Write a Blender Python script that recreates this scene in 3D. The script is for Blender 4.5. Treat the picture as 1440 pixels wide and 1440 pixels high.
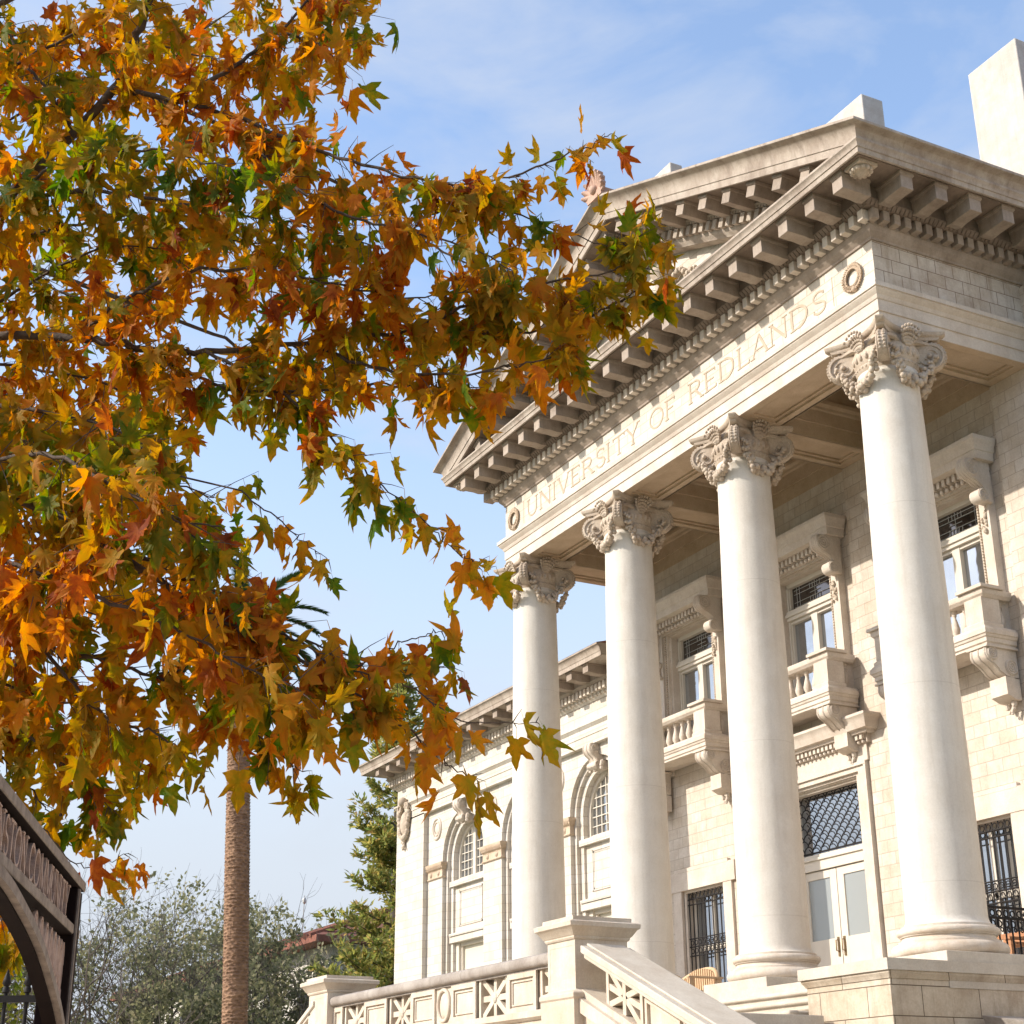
import bpy, bmesh, math, random
import numpy as np
from math import sin, cos, pi, radians, sqrt, atan2
from mathutils import Vector, Matrix, Quaternion

random.seed(7)
RNG = np.random.default_rng(11)
for o in list(bpy.data.objects):
    bpy.data.objects.remove(o)
SC = bpy.context.scene
COL = SC.collection

# ---------------------------------------------------------------- camera
cam_d = bpy.data.cameras.new("camera")
cam = bpy.data.objects.new("camera", cam_d)
COL.objects.link(cam)
CF = Vector((-0.82137072, 0.43142639, 0.37312386))
CR = Vector((0.4626192, 0.88653194, -0.00667717))
CU = Vector((0.33366693, -0.16712983, 0.92775751))
cam.matrix_world = Matrix(((CR.x, CU.x, -CF.x, 13.85915), (CR.y, CU.y, -CF.y, -12.88068),
                           (CR.z, CU.z, -CF.z, -1.74387), (0, 0, 0, 1)))
cam_d.sensor_width = 36
cam_d.lens = 36 * 2177.26 / 1440
cam_d.clip_start = 0.1
cam_d.clip_end = 3000
SC.camera = cam

# ---------------------------------------------------------------- sun, sky, exposure
SUN_TO = Vector((-0.35, -1.0, 0.637)).normalized()
sun_el = math.asin(SUN_TO.z)
sun_rot = atan2(SUN_TO.x, SUN_TO.y)
sun_d = bpy.data.lights.new("sun", 'SUN')
sun_d.energy = 2.2
sun_d.angle = radians(0.5)
sun_d.color = (1.0, 0.925, 0.82)
sun = bpy.data.objects.new("sun", sun_d)
sun.rotation_euler = (-SUN_TO).to_track_quat('-Z', 'Y').to_euler()
sun.location = (0, -30, 40)
COL.objects.link(sun)

W = bpy.data.worlds.new("World")
SC.world = W
W.use_nodes = True
nt = W.node_tree
nt.nodes.clear()
wo = nt.nodes.new('ShaderNodeOutputWorld')
bg = nt.nodes.new('ShaderNodeBackground')
sky = nt.nodes.new('ShaderNodeTexSky')
sky.sky_type = 'NISHITA'
sky.sun_disc = False
sky.sun_elevation = sun_el
sky.sun_rotation = sun_rot
sky.altitude = 400
sky.air_density = 1.0
sky.dust_density = 2.4
sky.ozone_density = 0.6
bg.inputs['Strength'].default_value = 0.15
# thin cirrus: stretched noise over the sky direction
tc = nt.nodes.new('ShaderNodeTexCoord')
mp = nt.nodes.new('ShaderNodeMapping')
mp.inputs['Scale'].default_value = (1.6, 1.6, 5.0)
mp.inputs['Rotation'].default_value = (0.25, 0.1, 0.5)
n1 = nt.nodes.new('ShaderNodeTexNoise')
n1.inputs['Scale'].default_value = 2.2
n1.inputs['Detail'].default_value = 9
n1.inputs['Roughness'].default_value = 0.55
n1.inputs['Distortion'].default_value = 0.5
cr = nt.nodes.new('ShaderNodeMapRange')
cr.inputs['From Min'].default_value = 0.45
cr.inputs['From Max'].default_value = 0.66
cr.inputs['To Min'].default_value = 0.0
cr.inputs['To Max'].default_value = 0.75
mx = nt.nodes.new('ShaderNodeMix')
mx.data_type = 'RGBA'
mx.inputs['B'].default_value = (1.80, 2.02, 2.45, 1)
nt.links.new(tc.outputs['Generated'], mp.inputs['Vector'])
nt.links.new(mp.outputs[0], n1.inputs['Vector'])
nt.links.new(n1.outputs['Fac'], cr.inputs['Value'])
nt.links.new(cr.outputs[0], mx.inputs['Factor'])
nt.links.new(sky.outputs[0], mx.inputs['A'])
# pale haze towards the horizon
sz = nt.nodes.new('ShaderNodeSeparateXYZ')
hz = nt.nodes.new('ShaderNodeMapRange')
hz.interpolation_type = 'SMOOTHSTEP'
hz.inputs['From Min'].default_value = 0.54
hz.inputs['From Max'].default_value = 0.08
hm = nt.nodes.new('ShaderNodeMix')
hm.data_type = 'RGBA'
hm.inputs['B'].default_value = (1.98, 2.14, 2.38, 1)
nt.links.new(tc.outputs['Generated'], sz.inputs[0])
nt.links.new(sz.outputs[2], hz.inputs['Value'])
nt.links.new(hz.outputs[0], hm.inputs['Factor'])
nt.links.new(mx.outputs['Result'], hm.inputs['A'])
nt.links.new(hm.outputs['Result'], bg.inputs['Color'])
nt.links.new(bg.outputs[0], wo.inputs[0])

SC.view_settings.view_transform = 'Standard'
SC.view_settings.look = 'None'
SC.view_settings.exposure = 1.28
SC.view_settings.gamma = 1.0
SC.render.engine = 'CYCLES'

# ---------------------------------------------------------------- mesh builder
class B:
    def __init__(s):
        s.v = []; s.f = []
    def add(s, vs, fs):
        n = len(s.v)
        s.v.extend([tuple(p) for p in vs])
        s.f.extend([tuple(i + n for i in f) for f in fs])
        return s
    def box(s, x0, x1, y0, y1, z0, z1):
        vs = [(x, y, z) for z in (z0, z1) for y in (y0, y1) for x in (x0, x1)]
        return s.add(vs, [(0, 2, 3, 1), (4, 5, 7, 6), (0, 1, 5, 4), (2, 6, 7, 3), (0, 4, 6, 2), (1, 3, 7, 5)])
    def obox(s, c, u, v, n, du, dv, dn):
        c, u, v, n = Vector(c), Vector(u), Vector(v), Vector(n)
        vs = [c + u * du * a + v * dv * b + n * dn * d for d in (-.5, .5) for b in (-.5, .5) for a in (-.5, .5)]
        return s.add(vs, [(0, 2, 3, 1), (4, 5, 7, 6), (0, 1, 5, 4), (2, 6, 7, 3), (0, 4, 6, 2), (1, 3, 7, 5)])
    def loft(s, rings, cap=True, closed=False):
        n = len(rings[0]); base = len(s.v)
        for r in rings:
            s.v.extend([tuple(p) for p in r])
        m = len(rings)
        for i in range(m if closed else m - 1):
            a = base + i * n; b = base + ((i + 1) % m) * n
            for k in range(n):
                k2 = (k + 1) % n
                s.f.append((a + k, a + k2, b + k2, b + k))
        if cap and not closed:
            s.f.append(tuple(base + k for k in range(n - 1, -1, -1)))
            s.f.append(tuple(base + (m - 1) * n + k for k in range(n)))
        return s
    def sweep(s, path, prof, closed=False):
        """path: list of (x, y); prof: closed loop of (out, z); out is to the right of travel"""
        P = [Vector(p) for p in path]; n = len(P); rings = []
        for i in range(n):
            d0 = (P[i] - P[i - 1]) if (i > 0 or closed) else None
            d1 = (P[(i + 1) % n] - P[i]) if (i < n - 1 or closed) else None
            if d0 is None: d0 = d1
            if d1 is None: d1 = d0
            d0 = d0.normalized(); d1 = d1.normalized()
            n0 = Vector((d0.y, -d0.x)); n1 = Vector((d1.y, -d1.x))
            mm = (n0 + n1) / (1 + n0.dot(n1))
            rings.append([(P[i].x + mm.x * o, P[i].y + mm.y * o, z) for o, z in prof])
        return s.loft(rings, closed=closed)
    def lathe(s, prof, c, n=32, a0=0, a1=2 * pi):
        full = abs(a1 - a0 - 2 * pi) < 1e-6
        k = n if full else n + 1
        rings = []
        for r, z in prof:
            rings.append([(c[0] + r * cos(a0 + (a1 - a0) * i / n), c[1] + r * sin(a0 + (a1 - a0) * i / n), c[2] + z) for i in range(k)])
        base = len(s.v)
        for r in rings: s.v.extend(r)
        for i in range(len(prof) - 1):
            for j in range(k if full else k - 1):
                a = base + i * k + j; b = base + i * k + (j + 1) % k
                s.f.append((a, b, b + k, a + k))
        if full:
            s.f.append(tuple(base + j for j in range(k - 1, -1, -1)))
            s.f.append(tuple(base + (len(prof) - 1) * k + j for j in range(k)))
        return s
    def tube(s, pts, r, n=8, cap=True):
        pts = [Vector(p) for p in pts]
        rs = r if hasattr(r, '__len__') else [r] * len(pts)
        rings = []; ref = None
        for i, p in enumerate(pts):
            d = (pts[min(i + 1, len(pts) - 1)] - pts[max(i - 1, 0)])
            if d.length < 1e-9: d = Vector((0, 0, 1))
            d.normalize()
            if ref is None:
                ref = Vector((0, 0, 1)) if abs(d.z) < .9 else Vector((1, 0, 0))
            u = (ref - d * ref.dot(d))
            if u.length < 1e-6: u = d.orthogonal()
            u.normalize(); w = d.cross(u); ref = u
            rings.append([p + (u * cos(2 * pi * k / n) + w * sin(2 * pi * k / n)) * rs[i] for k in range(n)])
        return s.loft(rings, cap=cap)
    def ball(s, c, r, n=8, m=5, sc=(1, 1, 1)):
        base = len(s.v)
        for i in range(1, m):
            t = pi * i / m
            for j in range(n):
                a = 2 * pi * j / n
                s.v.append((c[0] + r * sc[0] * sin(t) * cos(a), c[1] + r * sc[1] * sin(t) * sin(a), c[2] + r * sc[2] * cos(t)))
        s.v.append((c[0], c[1], c[2] + r * sc[2])); s.v.append((c[0], c[1], c[2] - r * sc[2]))
        t = base + (m - 1) * n; bo = t + 1
        for i in range(m - 2):
            for j in range(n):
                a = base + i * n + j; b = base + i * n + (j + 1) % n
                s.f.append((a, a + n, b + n, b))
        for j in range(n):
            s.f.append((t, base + j, base + (j + 1) % n))
            l = base + (m - 2) * n
            s.f.append((bo, l + (j + 1) % n, l + j))
        return s
    def prism(s, poly, o, u, v, n, d0, d1):
        o, u, v, n = Vector(o), Vector(u), Vector(v), Vector(n)
        r0 = [o + u * a + v * b + n * d0 for a, b in poly]
        r1 = [o + u * a + v * b + n * d1 for a, b in poly]
        return s.loft([r0, r1])
    def ring(s, c, u, v, R, r, n=28, m=8, R2=None, a0=0, a1=2 * pi):
        c, u, v = Vector(c), Vector(u), Vector(v); w = u.cross(v)
        R2 = R2 or R; full = abs(a1 - a0 - 2 * pi) < 1e-6
        rings = []
        for i in range(n if full else n + 1):
            a = a0 + (a1 - a0) * i / n
            p = c + u * R * cos(a) + v * R2 * sin(a)
            e = (u * cos(a) + v * sin(a)).normalized()
            rings.append([p + (e * cos(2 * pi * k / m) + w * sin(2 * pi * k / m)) * r for k in range(m)])
        return s.loft(rings, closed=full)
    def cyl(s, a, b, r, n=20, r2=None):
        return s.tube([a, b], [r, r if r2 is None else r2], n)
    def build(s, name, mat, parent=None, smooth=21, bevel=0):
        me = bpy.data.meshes.new(name)
        me.from_pydata(s.v, [], s.f)
        bm = bmesh.new(); bm.from_mesh(me)
        bmesh.ops.recalc_face_normals(bm, faces=bm.faces)
        bm.to_mesh(me); bm.free()
        if smooth:
            me.shade_smooth()
            me.set_sharp_from_angle(angle=radians(smooth))
        me.materials.append(mat)
        o = bpy.data.objects.new(name, me)
        COL.objects.link(o)
        if parent is not None: put(o, parent)
        if bevel:
            md = o.modifiers.new('bevel', 'BEVEL'); md.width = bevel; md.segments = 2
            md.limit_method = 'ANGLE'; md.angle_limit = radians(40); md.harden_normals = False
        return o

def world_loc(o):
    L = Vector((0, 0, 0)); p = o
    while p is not None:
        L = L + p.location; p = p.parent
    return L
def put(o, parent):
    """parent o keeping its mesh where it was modelled (parents are only ever translated)"""
    o.parent = parent
    o.matrix_parent_inverse = Matrix.Translation(-TLOC.get(parent.name, Vector((0, 0, 0))))
TLOC = {}
def thing(name, loc, label, cat, group=None):
    o = bpy.data.objects.new(name, None); COL.objects.link(o)
    o.location = loc; TLOC[o.name] = Vector(loc); o.empty_display_size = .3
    o['label'] = label; o['category'] = cat
    if group: o['group'] = group
    return o
def tag(o, label, cat, group=None):
    o['label'] = label; o['category'] = cat
    if group: o['group'] = group
    return o
def dup(o, parent, off=(0, 0, 0), label=None, rotz=0):
    """copy of a part (with its sub-parts) shifted by off, sharing mesh data"""
    c = o.copy(); COL.objects.link(c)
    c.parent = parent; c.matrix_parent_inverse = o.matrix_parent_inverse.copy()
    c.location = o.location + Vector(off)
    if rotz: c.rotation_euler.z = rotz
    if label: c['label'] = label
    for ch in list(o.children):
        k = ch.copy(); COL.objects.link(k); k.parent = c
        k.matrix_parent_inverse = ch.matrix_parent_inverse.copy()
    return c

# ---------------------------------------------------------------- materials
def new_mat(name):
    m = bpy.data.materials.new(name); m.use_nodes = True
    n = m.node_tree; n.nodes.clear()
    out = n.nodes.new('ShaderNodeOutputMaterial'); p = n.nodes.new('ShaderNodeBsdfPrincipled')
    n.links.new(p.outputs[0], out.inputs[0])
    return m, n, p, out
def mixc(n, a, b, fac, mode='MIX'):
    x = n.nodes.new('ShaderNodeMix'); x.data_type = 'RGBA'; x.blend_type = mode
    for sock, val in (('A', a), ('B', b), ('Factor', fac)):
        if hasattr(val, 'links') or hasattr(val, 'is_linked'):
            n.links.new(val, x.inputs[sock])
        else:
            x.inputs[sock].default_value = val if sock == 'Factor' else (*val, 1)
    return x.outputs['Result']
def noise(n, vec, scale, detail=5, rough=.6, lo=.35, hi=.65, t0=0., t1=1.):
    x = n.nodes.new('ShaderNodeTexNoise'); x.inputs['Scale'].default_value = scale
    x.inputs['Detail'].default_value = detail; x.inputs['Roughness'].default_value = rough
    if vec is not None: n.links.new(vec, x.inputs['Vector'])
    r = n.nodes.new('ShaderNodeMapRange')
    r.inputs['From Min'].default_value = lo; r.inputs['From Max'].default_value = hi
    r.inputs['To Min'].default_value = t0; r.inputs['To Max'].default_value = t1
    n.links.new(x.outputs['Fac'], r.inputs['Value'])
    return r.outputs[0]
def bump(n, p, h, strength=.4, dist=.01, prev=None):
    b = n.nodes.new('ShaderNodeBump'); b.inputs['Strength'].default_value = strength
    b.inputs['Distance'].default_value = dist
    n.links.new(h, b.inputs['Height'])
    if prev is not None: n.links.new(prev, b.inputs['Normal'])
    n.links.new(b.outputs[0], p.inputs['Normal'])
    return b.outputs[0]

def stone(name, c1, c2, stain=(.30, .20, .12), stain_amt=.35, streak=.25, brick=None, mortar=(.30, .25, .2),
          rough=.75, msize=.006, grain=.12, zjoint=None, bev=.006):
    m, n, p, out = new_mat(name)
    g = n.nodes.new('ShaderNodeNewGeometry'); pos = g.outputs['Position']
    sep = n.nodes.new('ShaderNodeSeparateXYZ'); n.links.new(pos, sep.inputs[0])
    ad = n.nodes.new('ShaderNodeMath'); ad.operation = 'ADD'
    n.links.new(sep.outputs[0], ad.inputs[0]); n.links.new(sep.outputs[1], ad.inputs[1])
    cb = n.nodes.new('ShaderNodeCombineXYZ'); n.links.new(ad.outputs[0], cb.inputs[0]); n.links.new(sep.outputs[2], cb.inputs[1])
    col = mixc(n, c1, c2, noise(n, pos, 3.1, 6, .65))
    hs = None
    if brick:
        bw, bh = brick
        bt = n.nodes.new('ShaderNodeTexBrick')
        n.links.new(cb.outputs[0], bt.inputs['Vector'])
        bt.inputs['Scale'].default_value = 1
        bt.inputs['Brick Width'].default_value = bw; bt.inputs['Row Height'].default_value = bh
        bt.inputs['Mortar Size'].default_value = msize; bt.inputs['Mortar Smooth'].default_value = .3
        bt.inputs['Bias'].default_value = -.1
        bt.inputs['Color1'].default_value = (1, 1, 1, 1); bt.inputs['Color2'].default_value = (.87, .82, .74, 1)
        bt.inputs['Mortar'].default_value = (.9, .88, .85, 1)
        col = mixc(n, col, bt.outputs['Color'], .75, 'MULTIPLY')
        col = mixc(n, col, mortar, bt.outputs['Fac'])
        hs = bt.outputs['Fac']
    # blotchy stain and vertical weather streaks (fixed marks on the stone)
    if zjoint:
        a_ = n.nodes.new('ShaderNodeMath'); a_.operation = 'MULTIPLY_ADD'; a_.inputs[1].default_value = 1 / zjoint; a_.inputs[2].default_value = .62
        f_ = n.nodes.new('ShaderNodeMath'); f_.operation = 'FRACT'; l_ = n.nodes.new('ShaderNodeMath'); l_.operation = 'LESS_THAN'; l_.inputs[1].default_value = .0045
        k_ = n.nodes.new('ShaderNodeMath'); k_.operation = 'MULTIPLY'; k_.inputs[1].default_value = .28
        n.links.new(sep.outputs[2], a_.inputs[0]); n.links.new(a_.outputs[0], f_.inputs[0]); n.links.new(f_.outputs[0], l_.inputs[0]); n.links.new(l_.outputs[0], k_.inputs[0])
        col = mixc(n, col, (.38, .33, .28), k_.outputs[0])
    st = noise(n, pos, 1.3, 8, .7, .5, .78, 0, stain_amt)
    col = mixc(n, col, stain, st)
    mp = n.nodes.new('ShaderNodeMapping'); mp.inputs['Scale'].default_value = (5.5, 5.5, .55)
    n.links.new(pos, mp.inputs['Vector'])
    sk = noise(n, mp.outputs[0], 1.6, 6, .65, .5, .8, 0, streak)
    col = mixc(n, col, tuple(x * .8 for x in stain), sk)
    fine = noise(n, pos, 45, 4, .7, .3, .7, 1 - grain, 1 + grain * .5)
    hv = n.nodes.new('ShaderNodeHueSaturation'); n.links.new(fine, hv.inputs['Value']); n.links.new(col, hv.inputs['Color'])
    n.links.new(hv.outputs[0], p.inputs['Base Color'])
    p.inputs['Roughness'].default_value = rough
    p.inputs['Specular IOR Level'].default_value = .3
    prev = None
    if bev:
        bv = n.nodes.new('ShaderNodeBevel'); bv.samples = 3; bv.inputs['Radius'].default_value = bev
        prev = bv.outputs[0]
    if hs is not None:
        inv = n.nodes.new('ShaderNodeMath'); inv.operation = 'SUBTRACT'; inv.inputs[0].default_value = 1
        n.links.new(hs, inv.inputs[1])
        prev = bump(n, p, inv.outputs[0], .55, .006, prev)
    bump(n, p, noise(n, pos, 28, 7, .7, .2, .8), .22, .012, prev)
    return m

def simple(name, col, rough=.5, metal=0, col2=None, scale=6, bumpy=0, spec=.4):
    m, n, p, out = new_mat(name)
    if col2 is not None:
        g = n.nodes.new('ShaderNodeNewGeometry')
        c = mixc(n, col, col2, noise(n, g.outputs['Position'], scale, 7, .65, .35, .7))
        n.links.new(c, p.inputs['Base Color'])
        if bumpy:
            bump(n, p, noise(n, g.outputs['Position'], scale * 3, 6, .7, .2, .8), bumpy, .01)
    else:
        p.inputs['Base Color'].default_value = (*col, 1)
    p.inputs['Roughness'].default_value = rough; p.inputs['Metallic'].default_value = metal
    p.inputs['Specular IOR Level'].default_value = spec
    return m

M = {}
M['wall'] = stone('cream_block_wall', (.66, .605, .535), (.56, .485, .405), brick=(.30, .178), stain_amt=.30, streak=.25, mortar=(.44, .37, .30), msize=.006)
M['wing'] = stone('white_block_wall', (.65, .615, .565), (.60, .555, .49), brick=(.46, .186), stain_amt=.12, streak=.16, mortar=(.44, .385, .33), msize=.006)
M['frieze'] = stone('frieze_stone', (.68, .63, .565), (.61, .55, .475), brick=(.40, .157), stain_amt=.3, streak=.15, mortar=(.42, .34, .27), msize=.005)
M['trim'] = stone('cream_trim_stone', (.655, .585, .505), (.56, .48, .40), stain_amt=.28, streak=.2)
M['under'] = stone('shade_dark_underside_stone', (.24, .185, .145), (.17, .13, .10), stain=(.06, .042, .03), stain_amt=.7, streak=.3)  # cornice stone with the shade of its underside put into the base colour
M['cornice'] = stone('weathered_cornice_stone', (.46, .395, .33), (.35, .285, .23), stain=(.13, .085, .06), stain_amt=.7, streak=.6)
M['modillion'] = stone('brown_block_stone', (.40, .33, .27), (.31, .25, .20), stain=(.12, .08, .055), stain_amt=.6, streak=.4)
M['tan'] = stone('tan_weathered_stone', (.56, .45, .34), (.46, .35, .25), stain=(.36, .20, .10), stain_amt=.5, streak=.3)
M['sidefrieze'] = stone('stained_side_frieze', (.64, .59, .53), (.52, .45, .38), brick=(.31, .205), stain=(.24, .145, .085), stain_amt=.75, streak=.65, mortar=(.24, .18, .14), msize=.006)
M['column'] = stone('column_stone', (.665, .625, .56), (.62, .575, .505), stain=(.42, .34, .26), stain_amt=.25, streak=.3, grain=.07, rough=.7, zjoint=2.33)
M['colbase'] = stone('column_base_stone', (.65, .60, .53), (.56, .48, .39), stain=(.40, .26, .14), stain_amt=.6, streak=.3, grain=.1)
M['carved'] = stone('carved_stone', (.56, .475, .38), (.43, .345, .265), stain=(.20, .13, .085), stain_amt=.5, streak=.2, grain=.2)
M['soffit'] = stone('buff_soffit_stone', (.55, .43, .31), (.46, .35, .24), stain_amt=.3, streak=.0)
M['balustrade'] = stone('balustrade_stone', (.62, .56, .47), (.53, .45, .36), stain=(.42, .26, .14), stain_amt=.4, streak=.3)
M['coping'] = stone('grey_weathered_coping', (.40, .36, .32), (.29, .25, .215), stain=(.14, .11, .09), stain_amt=.5, streak=.5)
M['podium'] = stone('stained_podium_stone', (.62, .55, .45), (.46, .38, .29), brick=(.80, .31), stain=(.20, .13, .07), stain_amt=.75, streak=.45, mortar=(.12, .09, .06), msize=.006)
M['step'] = stone('step_stone', (.58, .53, .45), (.50, .44, .36), stain_amt=.25, streak=.1)
M['chimney'] = stone('plastered_chimney', (.56, .53, .49), (.48, .44, .39), stain=(.36, .29, .23), stain_amt=.55, streak=.35)
M['letter'] = simple('tan_letter_stone', (.47, .385, .29), .8, col2=(.39, .31, .23), scale=9)
M['paint'] = simple('cream_painted_wood', (.64, .585, .50), .45, col2=(.58, .53, .45), scale=3)
M['iron'] = simple('black_iron', (.022, .019, .018), .6, 0, spec=.2)
M['bronze'] = simple('brass_handle', (.26, .18, .10), .4, .8)
M['lead'] = simple('lead_came', (.42, .42, .40), .5, .4)
M['tile'] = simple('red_clay_tile', (.27, .10, .065), .85, col2=(.15, .06, .04), scale=5, bumpy=.3)
M['grass'] = simple('grass', (.06, .10, .025), .9, col2=(.035, .06, .015), scale=3, bumpy=.5)
M['teak'] = simple('teak_wood', (.60, .43, .27), .6, col2=(.50, .34, .20), scale=12)
M['bench'] = simple('orange_stained_wood', (.42, .21, .10), .55, col2=(.30, .13, .06), scale=12)
M['stucco'] = simple('white_stucco', (.68, .64, .57), .85, col2=(.60, .55, .48), scale=2)

def glass_mat(name, tint=(.47, .50, .54), rough=.03):
    m, n, p, out = new_mat(name)
    g = n.nodes.new('ShaderNodeNewGeometry')
    p.inputs['Base Color'].default_value = (*tint, 1); p.inputs['Metallic'].default_value = .92
    p.inputs['Roughness'].default_value = rough
    bump(n, p, noise(n, g.outputs['Position'], 2.2, 2, .5, .2, .8), .05, .02)
    return m
M['glass'] = glass_mat('window_glass')
M['glassdark'] = glass_mat('transom_glass', (.16, .15, .15), .05)
M['frost'] = simple('frosted_door_glass', (.36, .385, .385), .25, .35)
M['cream_blind'] = simple('cream_window_blind', (.58, .54, .44), .5, spec=.6)

# ================================================================ setting
GZ = -3.34
g = B(); g.add([(-900, -900, GZ), (900, -900, GZ), (900, 900, GZ), (-900, 900, GZ)], [(0, 1, 2, 3)])
gr = g.build('ground', M['grass']); gr['kind'] = 'structure'
g = B(); g.add([(-40, -15, GZ + .006), (30, -15, GZ + .006), (30, -4, GZ + .006), (-40, -4, GZ + .006)], [(0, 1, 2, 3)])  # unseen paving over the lawn, added to bounce warm light onto the soffits
M['bounce_paving'] = stone('warm_bounce_paving', (.60, .50, .39), (.52, .43, .33), brick=(.9, .6), stain_amt=.3, streak=0, bev=0)
pa = g.build('bounce_pavement', M['bounce_paving']); pa['kind'] = 'structure'

# ================================================================ the hall
S = 3.2624; HW = .389; D = 2.23
XL = -3 * S - HW; XR = HW; XC = -1.5 * S
COLX = [0, -S, -2 * S, -3 * S]
BAYC = [-.5 * S, -1.5 * S, -2.5 * S]
hall = thing('university_hall', (XC, 1, GZ), 'cream stone hall with a four column portico, carved pediment and long arched wing', 'building')

# ---- podium and porch floor
b = B()
b.box(XL - .31, XR + .30, -.72, D + .3, GZ, -.32)
b.box(XL - .36, XR + .36, -.75, D + .3, -.32, -.05)
b.build('podium', M['step'], hall)
# cheek block in front of the right hand column: die, moulding, cap
def cheek(x0, x1):
    b = B(); yf = -1.62
    b.box(x0 + .06, x1 - .06, yf + .06, D + .2, GZ, -.245)
    b.sweep([(x0 + .06, -.7), (x0 + .06, yf + .06), (x1 - .06, yf + .06), (x1 - .06, D)],
            [(-.02, -.245), (.012, -.245), (.02, -.225), (.045, -.19), (.045, -.166), (-.02, -.166)])
    # plain die bands
    b.sweep([(x0 + .06, -.7), (x0 + .06, yf + .06), (x1 - .06, yf + .06), (x1 - .06, D)],
            [(-.02, -2.6), (.05, -2.6), (.03, -2.45), (-.02, -2.45)])
    o = b.build('cheek_block', M['podium'], hall)
    c = B(); c.box(x0 - .005, x1 + .005, yf - .01, D + .18, -.166, -.046)
    c.build('cap', M['step'], o)
cheek(-.72, .80)
cheek(XL - .41, XL + 1.11)
# steps from the porch down to the landing
nz = [(-.75, -.05), (-1.06, -.19), (-1.37, -.33), (-1.68, -.47)]
for i, (y, z) in enumerate(nz[1:]):
    b = B(); x1 = -.74 if i < 2 else -.80
    b.box(XL + 1.13, x1, y, -.7, z - .13, z)
    b.box(XL + 1.14, x1 + .004, y - .045, y + .1, z - .055, z + .003)
    b.build('step', M['step'], hall, bevel=.022)

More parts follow.
